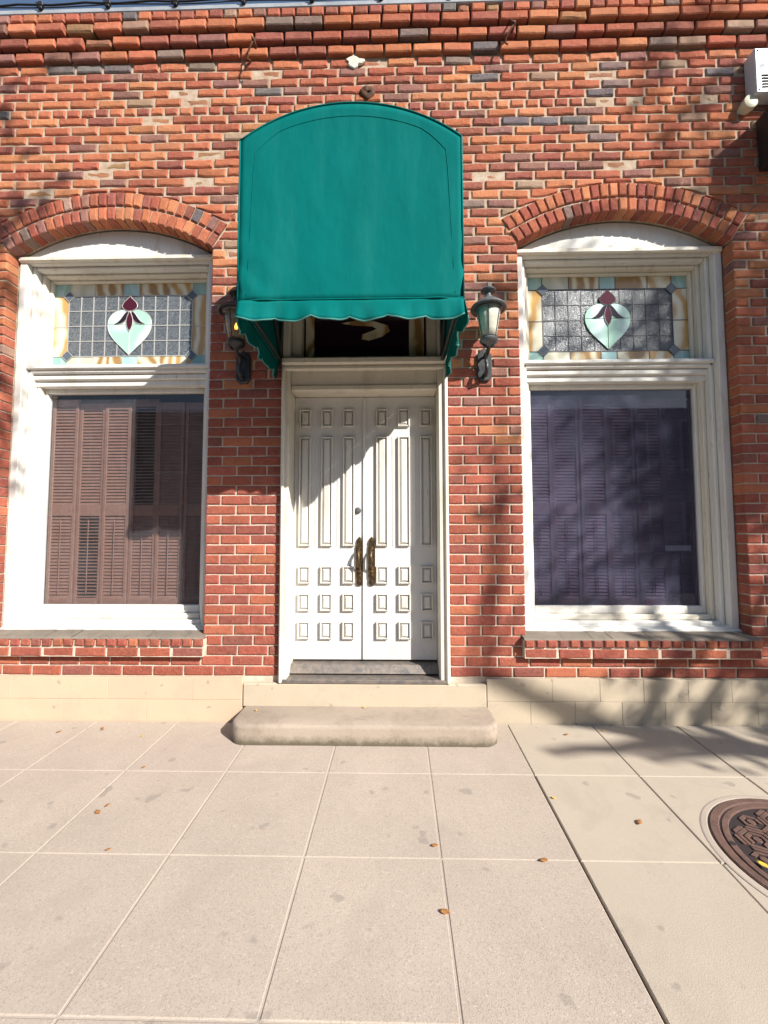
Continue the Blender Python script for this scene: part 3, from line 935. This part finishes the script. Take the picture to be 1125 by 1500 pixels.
# tan swoosh leaded into the transom
sw = [W(x, y, .130) for x, y in ((500, 474), (522, 470), (548, 471), (568, 477), (571, 485), (560, 493), (540, 499), (530, 497), (531, 490), (543, 486), (552, 482), (545, 478), (520, 477))]
mb = MB(); mb.prism([(p.x, p.z) for p in sw][::-1], .126, .132); mb.build('glass_piece', 'g_brown', fr)
lc = MB()
c = W(542, 491, .124)
lc.tube([(c.x + .018 * math.cos(a) * (1 - a / 14), .124, c.z + .018 * math.sin(a) * (1 - a / 14)) for a in [k * .6 for k in range(18)]], .003, 5)
lc.build('lead_came', 'lead', fr)
# threshold and upper step
th = MB(); th.add([(dx0, .22, .362), (dx1, .22, .362), (dx1, .11, .352), (dx0, .11, .352), (dx1, .07, .30), (dx0, .07, .30), (dx0, .22, .2), (dx1, .22, .2)], [(0, 3, 2, 1), (3, 5, 4, 2)])
th.build('threshold', 'plate', fr)
mb = MB(); mb.box(DL + .01, DR - .01, -.035, .16, .262, .288, .004); mb.build('threshold_plate', 'plate', fr)
mb = MB(); mb.box(-1.055, .643, -.030, .20, .10, .2615, .008); mb.build('upper_step', 'plinth_grey', bld)

# ------------------------------------------------------------------ doorstep
sx0, sx1, sy, sr = -1.045, .662, -.335, .10
out = [(sx0, -.029), (sx0, sy + sr)] + [(sx0 + sr - sr * math.cos(a), sy + sr - sr * math.sin(a)) for a in [rad(k * 15) for k in range(1, 6)]] + [(sx0 + sr, sy)]
out += [(x, sy) for x in [sx0 + sr + (sx1 - sx0 - 2 * sr) * k / 10 for k in range(1, 10)]]
out += [(sx1 - sr, sy)] + [(sx1 - sr + sr * math.sin(a), sy + sr - sr * math.cos(a)) for a in [rad(k * 15) for k in range(1, 6)]] + [(sx1, sy + sr), (sx1, -.029)]
n = len(out)
mb = MB()
cxx, cyy = -.19, -.16
def ins(p, d):
    v = Vector((cxx - p[0], cyy - p[1])); v = Vector((math.copysign(min(abs(v.x), d), v.x), math.copysign(min(abs(v.y), d), v.y)))
    return (p[0] + v.x, p[1] + v.y) if p[1] < -.03 else (p[0] + v.x, p[1])
rings = []
for d, z in ((.0, -.06), (.0, .085), (.003, .097), (.010, .106), (.020, .110)):
    rings.append([(*ins(p, d + R_.uniform(-.002, .002)), z + R_.uniform(-.003, .0015)) for p in out])
vs = [v for r in rings for v in r]
fs = []
for i in range(len(rings) - 1):
    for j in range(n - 1): fs.append((i * n + j, i * n + j + 1, (i + 1) * n + j + 1, (i + 1) * n + j))
fs.append(tuple(range((len(rings) - 1) * n, len(rings) * n)))
mb.add(vs, fs)
tag(mb.build('doorstep', 'step', None, True, 50), 'worn concrete doorstep with rounded corners in front of white doors', 'step')

# ------------------------------------------------------------------ canopy
ax0, ax1, ay, az0, azc, aza = -.832, .378, -.85, 2.548, 3.452, 3.66
xm_, hw_ = (ax0 + ax1) / 2, (ax1 - ax0) / 2
rise = aza - azc
AR2 = (hw_ * hw_ + rise * rise) / (2 * rise)
def atop(x): return azc + math.sqrt(AR2 * AR2 - (x - xm_) ** 2) - (AR2 - rise)
can = thing('entrance_canopy', 'green fabric entrance canopy with arched front and scalloped hem', 'canopy', (xm_, 0, az0))
NX, NZ = 40, 30
mb = MB()
def yfront(u, v):
    # taut panel, slightly hollow between the tubes, with drag folds near the lower corners
    h = .010 * math.sin(math.pi * u) * math.sin(math.pi * min(1, v * 1.05))
    fold = 0
    for c, s in ((0, 1), (1, -1)):
        d = (u - c) * s
        fold += .012 * math.exp(-d * 9) * math.sin(30 * (v + d * 1.3)) * math.exp(-v * 5)
    return ay + h + fold
grid = []
for i in range(NX + 1):
    u = i / NX; x = ax0 + (ax1 - ax0) * u
    for j in range(NZ + 1):
        v = j / NZ
        grid.append((x, yfront(u, v), az0 + (atop(x) - az0) * v))
fs = [(i * (NZ + 1) + j, (i + 1) * (NZ + 1) + j, (i + 1) * (NZ + 1) + j + 1, i * (NZ + 1) + j + 1) for i in range(NX) for j in range(NZ)]
mb.add(grid, fs)
fp = mb.build('front_panel', 'canopy', can, True)
def solid(o, t=.003):
    md = o.modifiers.new('thick', 'SOLIDIFY'); md.thickness = t; md.offset = 1
solid(fp)
mb = MB(); gv = []
NB = 14
for i in range(NX + 1):
    x = ax0 + (ax1 - ax0) * i / NX
    for j in range(NB + 1):
        y = ay + (-.004 - ay) * j / NB
        gv.append((x, y, atop(x) + .002 - .010 * math.sin(math.pi * j / NB)))
mb.add(gv, [(i * (NB + 1) + j, (i + 1) * (NB + 1) + j, (i + 1) * (NB + 1) + j + 1, i * (NB + 1) + j + 1) for i in range(NX) for j in range(NB)])
solid(mb.build('top_panel', 'canopy', can, True))
for sx, s in ((ax0, -1), (ax1, 1)):
    mb = MB(); gv = []; n1, n2 = 14, 10
    for i in range(n1 + 1):
        y = ay + (-.004 - ay) * i / n1
        for j in range(n2 + 1):
            z = az0 + (azc - az0) * j / n2
            gv.append((sx - s * .006 * math.sin(math.pi * i / n1) * math.sin(math.pi * j / n2), y, z))
    f_ = [(i * (n2 + 1) + j, (i + 1) * (n2 + 1) + j, (i + 1) * (n2 + 1) + j + 1, i * (n2 + 1) + j + 1) for i in range(n1) for j in range(n2)]
    mb.add(gv, f_ if s < 0 else [q[::-1] for q in f_])
    solid(mb.build('side_panel', 'canopy', can, True), .003)
def valance(p0, p1, nsc, amp, flare, nrm, name, drop=.108):
    P0, P1 = Vector(p0), Vector(p1); nrm = Vector(nrm)
    n1, n2 = nsc * 12, 6
    gv = []; hem = []
    for i in range(n1 + 1):
        t = i / n1
        q = P0.lerp(P1, t)
        sc = abs(math.sin(math.pi * t * nsc)) ** .8
        L = drop - amp + amp * sc
        ripple = .014 * math.sin(2 * math.pi * t * nsc * .5 + 1) + .005 * math.sin(2 * math.pi * t * nsc * 1.7)
        for j in range(n2 + 1):
            v = j / n2
            p = q + Vector((0, 0, -L * v)) + nrm * (flare * v * v + ripple * v + .004 * math.sin(v * 3))
            gv.append(tuple(p))
        hem.append(gv[-1])
    m_ = MB(); m_.add(gv, [(i * (n2 + 1) + j, i * (n2 + 1) + j + 1, (i + 1) * (n2 + 1) + j + 1, (i + 1) * (n2 + 1) + j) for i in range(n1) for j in range(n2)])
    o = m_.build(name, 'canopy', can, True); solid(o, .003)
    h = MB(); h.tube([(a, b_, c) for a, b_, c in hem], .0042, 6); h.build('piping', 'trim', o, True)
valance((ax0, ay, az0), (ax1, ay, az0), 6, .020, .016, (0, -1, 0), 'front_valance', .118)
valance((ax0 - .001, -.004, az0), (ax0 - .001, ay, az0), 5, .034, .008, (-1, 0, 0), 'side_valance', .128)
valance((ax1 + .001, ay, az0), (ax1 + .001, -.004, az0), 5, .034, .008, (1, 0, 0), 'side_valance', .128)
# seams showing on the front: frame line pressed through the cloth
e = .085
pts = [(ax0 + .045, az0 + .03), (ax0 + .075, azc - .20)]
xs_ = [ax0 + .085 + (ax1 - ax0 - .17) * k / 24 for k in range(25)]
arc = [(x, atop(x) - .075 - .13 * max(0, abs(x - xm_) / (hw_ - .085) - .72) ** 1.5 * 3) for x in xs_]
pts = pts + arc + [(ax1 - .075, azc - .20), (ax1 - .045, az0 + .03)]
def onfront(x, z):
    u = (x - ax0) / (ax1 - ax0); return yfront(u, (z - az0) / (atop(x) - az0)) - .0035
sm = MB(); sm.tube([(x, onfront(x, z), z) for x, z in pts], .0022, 6); sm.build('seam', 'canopy', can, True)
sm = MB(); sm.tube([(ax0 + (ax1 - ax0) * k / 30, yfront(k / 30, 0) - .004, az0 + .002) for k in range(31)], .0045, 6)
sm.tube([(ax0 + (ax1 - ax0) * k / 30, ay - .004, atop(ax0 + (ax1 - ax0) * k / 30) + .001) for k in range(31)], .005, 6)
for x in (ax0, ax1): sm.tube([(x, ay - .003, az0), (x, ay - .003, azc)], .005, 6)
sm.build('edge_welt', 'canopy', can, True)
tb = MB()
r = .013
for x in (ax0 + .02, ax1 - .02):
    tb.tube([(x, ay + .025, az0 + .01), (x, -.01, az0 + .01)], r); tb.tube([(x, ay + .025, az0), (x, ay + .025, azc - .02)], r)
    tb.tube([(x, -.02, az0), (x, -.02, azc - .02)], r); tb.tube([(x, ay + .03, azc - .03), (x, -.02, az0 + .03)], r)
tb.tube([(ax0 + .02, ay + .025, az0 + .012), (ax1 - .02, ay + .025, az0 + .012)], r)
for y in (ay + .025, ay * .5, -.02):
    tb.tube([(ax0 + .02 + (ax1 - ax0 - .04) * k / 20, y, atop(ax0 + .02 + (ax1 - ax0 - .04) * k / 20) - .028) for k in range(21)], r)
tb.build('frame_tube', 'tube', can, True)

# ------------------------------------------------------------------ wall lanterns
def lantern(loc, label, gmat, lit):
    X, Y, Z = loc                                 # foot of the back plate on the wall
    t = thing('wall_lantern', label, 'lantern', loc, 'wall lanterns beside the door')
    q = MB()
    w = .052
    pts = [(X - w * .55, Z), (X + w * .55, Z), (X + w, Z + .03), (X + w, Z + .19), (X + w * .6, Z + .225), (X, Z + .245), (X - w * .6, Z + .225), (X - w, Z + .19), (X - w, Z + .03)]
    q.prism(pts, -.026, -.002, .007); q.build('back_plate', 'iron', t)
    cy = -.17
    zb = Z + .205                                 # underside of the lantern cup
    q = MB()
    q.tube([(X, -.02, Z + .05), (X, -.055, Z + .03), (X, -.095, Z + .05), (X, -.10, Z + .09), (X, -.075, Z + .12), (X, -.085, Z + .155), (X, -.13, Z + .17), (X, cy, Z + .185), (X, cy, zb + .01)], [.012, .013, .014, .013, .012, .013, .014, .013, .015], 9)
    q.tube([(X, -.02, Z + .17), (X, -.05, Z + .185), (X, -.085, Z + .175), (X, -.09, Z + .15), (X, -.07, Z + .14)], [.010, .010, .009, .009, .007], 8)
    q.lathe([(.0, -.02), (.012, -.015), (.016, 0), (.012, .012), (0, .016)], (X, -.05, Z + .035), 12)
    q.lathe([(.0, -.015), (.01, -.01), (.013, 0), (.0, .013)], (X, -.094, Z + .06), 10)
    for s in (-1, 1):
        q.tube([(X, cy + .02, Z + .185), (X + s * .03, cy, Z + .19), (X + s * .05, cy, Z + .215)], [.009, .008, .006], 7)
    q.build('scroll_arm', 'iron', t, True)
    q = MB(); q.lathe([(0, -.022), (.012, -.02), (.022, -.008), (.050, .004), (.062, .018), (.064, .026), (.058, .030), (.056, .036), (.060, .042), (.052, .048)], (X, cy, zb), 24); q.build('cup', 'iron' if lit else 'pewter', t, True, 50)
    z0 = zb + .046; z1 = z0 + .200
    q = MB(); q.lathe([(.050, z0), (.060, z0 + .05), (.072, z0 + .12), (.086, z1)], (X, cy, 0), 28); g = q.build('glass', gmat, t, True)
    md = g.modifiers.new('thick', 'SOLIDIFY'); md.thickness = .002
    q = MB()
    for a in range(6):
        an = rad(a * 60 + 18)
        q.tube([(X + math.cos(an) * rr, cy + math.sin(an) * rr, zz) for rr, zz in ((.052, z0), (.062, z0 + .05), (.074, z0 + .12), (.088, z1))], .0032, 6)
    q.lathe([(.086, z1 - .012), (.092, z1 - .008), (.092, z1 + .002), (.086, z1 + .006)], (X, cy, 0), 28)
    q.build('cage', 'pewter', t, True, 50)
    q = MB(); q.lathe([(.080, z1 + .004), (.118, z1 - .004), (.124, z1 + .002), (.122, z1 + .010), (.100, z1 + .030), (.068, z1 + .056), (.040, z1 + .070), (.030, z1 + .078), (.028, z1 + .090), (.020, z1 + .098), (.020, z1 + .118), (.030, z1 + .124), (.050, z1 + .128), (.052, z1 + .134), (.040, z1 + .146), (.018, z1 + .154), (.012, z1 + .160)], (X, cy, 0), 28)
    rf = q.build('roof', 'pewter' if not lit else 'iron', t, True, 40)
    q = MB(); q.lathe([(.010, z1 + .158), (.014, z1 + .166), (.011, z1 + .174), (.006, z1 + .178), (.010, z1 + .186), (.0, z1 + .198)], (X, cy, 0), 12); q.build('finial', 'pewter', rf, True)
    q = MB(); q.lathe([(.012, z0 - .01), (.013, z0 + .07), (.010, z0 + .075)], (X, cy, 0), 12); q.build('candle_tube', 'paper', t, True)
    q = MB(); q.lathe([(0, z0 + .074), (.009, z0 + .082), (.012, z0 + .095), (.007, z0 + .112), (0, z0 + .128)], (X, cy, 0), 12); q.build('bulb', 'flame' if lit else 'lamp_glass', t, True)
    return t
lantern((.665, 0, 2.405), 'grey metal wall lantern with frosted glass in full sunlight beside the door', 'lamp_glass', False)
lantern((-1.095, 0, 2.405), 'dark wall lantern with glowing bulb, half hidden behind the canopy', 'lamp_glass_clear', True)

# ------------------------------------------------------------------ manhole cover
mc = Vector((1.776, -1.193, 0))
mh = thing('manhole_cover', 'round rusty brown iron manhole cover with hexagon relief in the sidewalk', 'manhole cover', (mc.x, mc.y, gz(mc.y)))
def onslope(mbx):                                  # lay flat geometry (z = height above walk) onto the slope
    mbx.v = [(x, y, gz(y) + z) for x, y, z in mbx.v]; return mbx
q = MB(); q.lathe([(.352, -.004), (.352, .007), (.357, .0095), (.385, .0095), (.391, .004), (.391, -.004)], (mc.x, mc.y, 0), 64); onslope(q).build('frame_ring', 'rust', mh)
q = MB(); q.lathe([(.391, .0012), (.400, .0035), (.418, .0025), (.424, .0008)], (mc.x, mc.y, 0), 64); q.f = [f for f in q.f if len(f) == 4]; onslope(q).build('cement_collar', 'joint', mh)
q = MB(); q.lathe([(.0, .0025), (.346, .0025), (.346, -.003)], (mc.x, mc.y, 0), 64); q.f = [f for f in q.f]; onslope(q).build('cover_plate', 'rust_dark', mh)
q = MB(); q.lathe([(.318, .003), (.318, .0075), (.322, .0088), (.342, .0088), (.345, .006), (.345, .002)], (mc.x, mc.y, 0), 64); q.f = [f for f in q.f if len(f) == 4]; onslope(q).build('rim', 'rust', mh)
def hexring(mbx, x, y, r0, r1, a0, skip=()):
    for k in range(6):
        if k in skip: continue
        b0, b1 = rad(60 * k + a0) + .03, rad(60 * (k + 1) + a0) - .03
        P = [(x + math.cos(g) * r, y + math.sin(g) * r) for g, r in ((b0, r0), (b0, r1), (b1, r1), (b1, r0))]
        if any(math.hypot(px - mc.x, py - mc.y) > .316 for px, py in P): continue
        mbx.add([(px, py, .0082) for px, py in P] + [(px, py, .002) for px, py in P], [(0, 1, 2, 3), (0, 4, 5, 1), (1, 5, 6, 2), (2, 6, 7, 3), (3, 7, 4, 0)])
dd = .128
for i in range(-3, 4):
    for j in range(-3, 4):
        x = mc.x + dd * (i + .5 * j); y = mc.y + dd * .866 * j
        if math.hypot(x - mc.x, y - mc.y) > .34: continue
        q = MB(); sk = ((i * 2 + j) % 6, (i * 2 + j + 3) % 6)
        hexring(q, x, y, .054, .070, 30)
        hexring(q, x, y, .029, .045, 30, sk[:1])
        if math.hypot(x - mc.x, y - mc.y) < .29: q.lathe([(.017, .002), (.016, .0082), (0, .0084)], (x, y, 0), 8)
        if q.v: onslope(q).build('relief', 'rust', mh)
for an in (165, 205):
    x, y = mc.x + .332 * math.cos(rad(an)), mc.y + .332 * math.sin(rad(an))
    q = MB(); q.lathe([(.014, .008), (.013, .0096), (0, .0097)], (x, y, 0), 14); onslope(q).build('pick_hole_shade', 'rust_dark', mh)  # raised dark disc, the shade inside a pick hole given as colour

# ------------------------------------------------------------------ things on the wall
vx = W(1105, 70, -.10)
zt, zb = vx.z, W(1108, 135, -.10).z
t = thing('vent_box', 'white louvred metal vent box mounted high on the brick wall', 'vent', (vx.x + .15, 0, zb))
mb = MB(); mb.box(vx.x, vx.x + .36, -.10, -.001, zb, zt, .006); mb.build('housing', 'vent', t)
for k in range(5):
    z = zb + .035 + k * .022
    mb = MB(); mb.box(vx.x + .04, vx.x + .32, -.106, -.099, z, z + .009, .001); mb.build('louvre', 'black', t)
for x in (vx.x + .022, vx.x + .338):
    for z in (zb + .022, zt - .022):
        mb = MB(); mb.lathe([(.008, 0), (.006, -.004), (0, -.005)], (x, -.1, z), 10, 'y'); mb.build('screw', 'pewter', t)
pp = W(1101, 147, -.07)
mb = MB(); mb.lathe([(0, -.07), (.043, -.07), (.049, -.067), (.049, -.03), (.044, -.029), (.044, .02)], (pp.x, 0, pp.z), 20, 'y'); mb.f = mb.f
tag(mb.build('drain_pipe', 'pvc', None, True, 40), 'short capped cream pipe stub poking from brick below the vent box', 'pipe')
mb = MB(); mb.box(2.70, 3.25, -.30, -.001, 3.96, 4.36, .008)
t = thing('wall_box', 'dark brown metal box fixed to brick wall below the pipe stub', 'box', (2.975, 0, 3.96))
mb.build('housing', 'brownbox', t)
mb = MB(); mb.box(2.69, 3.26, -.312, -.3005, 3.95, 4.37, .004); mb.build('cover', 'brownbox', t)
# cable with clips along the parapet
cz = ZTOP + .075
cb = thing('parapet_cable', 'black cable held by clips along the parapet coping', 'cable', (0, -.08, ZTOP + .045))
mb = MB(); mb.tube([(-3.9 + k * .13, -.082, cz - .008 * abs(math.sin((k * .13) / .52 * math.pi)) + .003 * math.sin(k * 1.7)) for k in range(60)], .007, 6)
mb.build('cord', 'black', cb, True)
mb = MB(); mb.tube([(-3.9 + k * .13, -.080, cz - .022 - .006 * math.sin((k * .13) / .52 * math.pi)) for k in range(60)], .004, 6); mb.build('cord', 'black', cb, True)
for k in range(15):
    x = -3.72 + k * .52
    mb = MB(); mb.box(x - .016, x + .016, -.094, -.066, ZTOP + .030, cz + .014, .004); mb.box(x - .03, x + .026, -.098, -.0755, cz - .026, cz + .002, .004); mb.build('clip', 'black', cb)
# hooks, hole and pale patch left in the brickwork
def hook(px, py, lab):
    p = W(px, py, -.10)
    mb = MB()
    mb.tube([(p.x - .02, -.06, p.z + .07), (p.x - .015, -.105, p.z + .04), (p.x, -.115, p.z), (p.x - .02, -.11, p.z - .035), (p.x - .05, -.09, p.z - .07), (p.x - .055, -.075, p.z - .10), (p.x - .035, -.075, p.z - .115)], .006, 6)
    mb.tube([(p.x, -.06, p.z + .005), (p.x, -.125, p.z + .005)], .012, 8)
    tag(mb.build('iron_hook', 'rusthook', None, True), lab, 'hook')
hook(372, 62, 'rusty iron hook in cornice bricks above the sunlit clear window')
hook(752, 38, 'rusty iron hook in cornice bricks beyond the canopy, towards the vent box')
p = W(519, 92)
mb = MB(); mb.prism([(p.x + .065 * math.cos(a) * (1 + .35 * math.sin(a * 3 + 1)), p.z + .045 * math.sin(a) * (1 + .3 * math.cos(a * 4))) for a in [k * math.pi / 8 for k in range(16)]], -.014, .004, .004)
tag(mb.build('plaster_patch', 'patch'), 'ragged white plaster patch stuck on bricks above the canopy', 'patch')
p = W(538, 136)
mb = MB(); mb.lathe([(.0, -.012), (.035, -.016), (.052, -.010), (.058, .004)], (p.x, 0, p.z), 14, 'y')
mb.v = [(x + R_.uniform(-.006, .006), y + R_.uniform(-.008, .004), z + R_.uniform(-.006, .006)) for x, y, z in mb.v]
tag(mb.build('rusty_anchor', 'rusthook', None, True), 'rusty iron anchor stub in a broken brick just above the canopy', 'anchor')

# ------------------------------------------------------------------ fallen leaves
def leaf(p, s, a, mt, lab, grp):
    s *= .72
    mb = MB(); n = 5; vs = []
    for i in range(n + 1):
        t = i / n; w = .30 * math.sin(math.pi * min(1, t * .92 + .04)) ** .8
        for sgn in (-1, 0, 1): vs.append(((t - .5) * s, sgn * w * s, .004 + s * (.10 * abs(sgn) + .16 * (t - .5) ** 2)))
    fs = []
    for i in range(n):
        for j in (0, 1): fs.append((i * 3 + j, i * 3 + 3 + j, i * 3 + 4 + j, i * 3 + 1 + j))
    ca, sa = math.cos(a), math.sin(a)
    o = MB().add([(x * ca - y * sa, x * sa + y * ca, z) for x, y, z in vs], fs).build('fallen_leaf', mt, None, True)
    o.location = p
    md = o.modifiers.new('thick', 'SOLIDIFY'); md.thickness = .0012
    tag(o, lab, 'leaf', grp)
LB = {'w': 'small dry brown leaf lying at the foot of the pale stone base', 'o': 'small dry brown leaf lying in the middle of a speckled sidewalk slab',
      'j': 'small dry brown leaf lying on the joint between two speckled slabs', 'c': 'dry brown leaf at the corner where four sidewalk slabs meet', 'n': 'dry brown leaf on the smooth newer concrete near the manhole cover'}
for px, py, s, q in ((143, 1191, .05, 'o'), (150, 1068, .045, 'w'), (86, 1073, .04, 'w'), (157, 1181, .035, 'o'), (652, 1338, .05, 'j'), (797, 1262, .045, 'c'), (637, 1240, .04, 'j'), (937, 1206, .05, 'n'), (830, 1077, .04, 'w'), (210, 1125, .03, 'o'), (158, 1246, .028, 'o')):
    leaf(G(px, py), s, R_.uniform(0, 6), 'dryleaf', LB[q], 'brown leaves on the sidewalk')
for px, py, s in ((811, 1170, .03), (884, 1071, .03), (208, 1079, .03)):
    leaf(G(px, py), s, R_.uniform(0, 6), 'yellowleaf', 'tiny yellow leaf lying on the concrete sidewalk', 'yellow leaves on the sidewalk')
p = G(1118, 1272); leaf((p.x, p.y, p.z + .008), .06, 1.9, 'yellowleaf', 'yellow leaf lying on the rusty manhole cover', None)
for px, Y in ((375, -.12), (533, -.06)):
    p = W(px, 1040, Y); leaf((p.x, Y, .111), .032, R_.uniform(0, 6), 'yellowleaf', 'tiny yellow leaf lying on the doorstep', 'yellow leaves on the doorstep')

# ------------------------------------------------------------------ street tree behind the camera that dapples the facade
tr = thing('street_tree', 'leafy street tree on the kerb side of the sidewalk', 'tree', (8.0, -4.1, gz(-4.1)))
T = Vector((8.0, -4.1, gz(-4.1)))
tb = MB(); lf = MB()
def limb(p0, p1, r0, r1, k=6):
    p0, p1 = Vector(p0), Vector(p1)
    pts = [p0.lerp(p1, i / k) + Vector((R_.uniform(-1, 1), R_.uniform(-1, 1), R_.uniform(-.5, .5))) * (p1 - p0).length * .03 * (0 < i < k) for i in range(k + 1)]
    tb.tube(pts, [r0 + (r1 - r0) * i / k for i in range(k + 1)], 8)
    return pts
def leaves(c, rr, n, size=.10):
    for _ in range(n):
        d = Vector((R_.gauss(0, 1), R_.gauss(0, 1), R_.gauss(0, .8)))
        p = Vector(c) + d * rr * .5
        a = Vector((R_.gauss(0, 1), R_.gauss(0, 1), R_.gauss(0, 1))).normalized(); b2 = a.orthogonal().normalized()
        s = size * R_.uniform(.6, 1.2)
        lf.add([p - a * s * .5, p + b2 * s * .28, p + a * s * .5, p - b2 * s * .28], [(0, 1, 2, 3)])
trunk = limb(T, T + Vector((-.15, -.1, 3.2)), .19, .14)
def S(x, z, t): return Vector((x, 0, z)) + Vector((1.09, -1, .95)) * t     # point of the crown whose shadow lands at wall (x,z)
targets = []
for _ in range(60):
    x = R_.uniform(1.0, 3.6); z = R_.uniform(-.6, 3.6)
    if x < 1.55 and R_.random() < .65: continue
    targets.append((x, z, R_.uniform(3.7, 5.2), R_.uniform(.22, .42), 62))
for _ in range(30):
    targets.append((R_.uniform(2.42, 3.6), R_.uniform(.2, 4.6), R_.uniform(3.8, 5.0), .40, 95))
for x, z in ((1.95, 4.9), (2.2, 5.1), (1.9, 4.6), (2.3, 4.5), (.75, 1.9), (.8, 1.55), (.75, 3.1)): targets.append((x, z, R_.uniform(4.2, 5.0), .16, 22))
fork = trunk[-1]
subs = [limb(fork, fork + Vector(d), .10, .06) [-1] for d in ((-1.2, -.5, 1.2), (.3, .3, 1.6), (-.4, -.9, 1.5), (-.6, .5, .5), (.5, -.4, .6))]
mids = list(subs)
for sb in subs:
    for d in ((-.9, -.2, .8), (.2, .6, .9), (-.3, -.7, .5)):
        mids.append(limb(sb, sb + Vector(d) * R_.uniform(.7, 1.2), .055, .03, 4)[-1])
for x, z, t, rr, n in targets:
    c = S(x, z, t)
    nb = min(mids, key=lambda q: (q - c).length)
    limb(nb, c, .018, .006, 4)
    leaves(c, rr, n)
tb.build('trunk', 'bark', tr, True)
lf.build('crown', 'leaf', tr)

# a second, slimmer tree whose outer twigs dapple the far window
T2 = Vector((.75, -4.25, gz(-4.25)))
tr2 = thing('street_tree', 'slim tall street tree behind the photographer', 'tree', tuple(T2))
tb = MB(); lf = MB()
tk = limb(T2, T2 + Vector((.1, -.05, 5.2)), .10, .06, 8)
tip = [tk[-1], tk[-3], tk[-2]]
for x, z in ((-2.85, 3.75), (-3.0, 3.6), (-2.7, 3.85), (-2.88, 3.2), (-2.9, 2.5), (-2.93, 2.1), (-2.9, 1.8), (-3.3, 3.0), (-3.4, 2.4), (-3.3, 3.8), (-3.6, 3.3), (-3.5, 4.3), (-3.2, 4.6), (-3.8, 4.0), (-3.9, 2.6)):
    c = S(x, z, 4.3 + R_.uniform(-.25, .25))
    nb = min(tip, key=lambda q: (q - c).length)
    limb(nb, c, .02, .006, 4)
    leaves(c, .17 if x > -3.1 else .35, 40 if x > -3.1 else 70)
tb.build('trunk', 'bark', tr2, True)
lf.build('crown', 'leaf', tr2)

# building across the street (seen only as a reflection in the panes)
ob = thing('opposite_building', 'long tan stucco building across the street', 'building', (0, -17, -.42))
mb = MB(); mb.box(-26, 22, -24, -17, -.42, 7.0); mb.build('wall', 'opp_wall', ob)
mb = MB(); mb.box(-26.2, 22.2, -24.2, -16.7, 7.0, 7.4); mb.build('cornice', 'opp_wall', ob)
for fl in range(2):
    for k in range(15):
        x = -24.5 + k * 3.2
        mb = MB(); mb.box(x, x + 1.5, -16.995, -16.93, .6 + fl * 3.9, 2.9 + fl * 3.9); w_ = mb.build('window', 'opp_glass', ob)
        mb = MB(); ring(mb, x - .1, x + 1.6, .5 + fl * 3.9, 3.0 + fl * 3.9, x, x + 1.5, .6 + fl * 3.9, 2.9 + fl * 3.9, -16.999, -16.88, .01); mb.build('frame', 'cream_paint', w_)
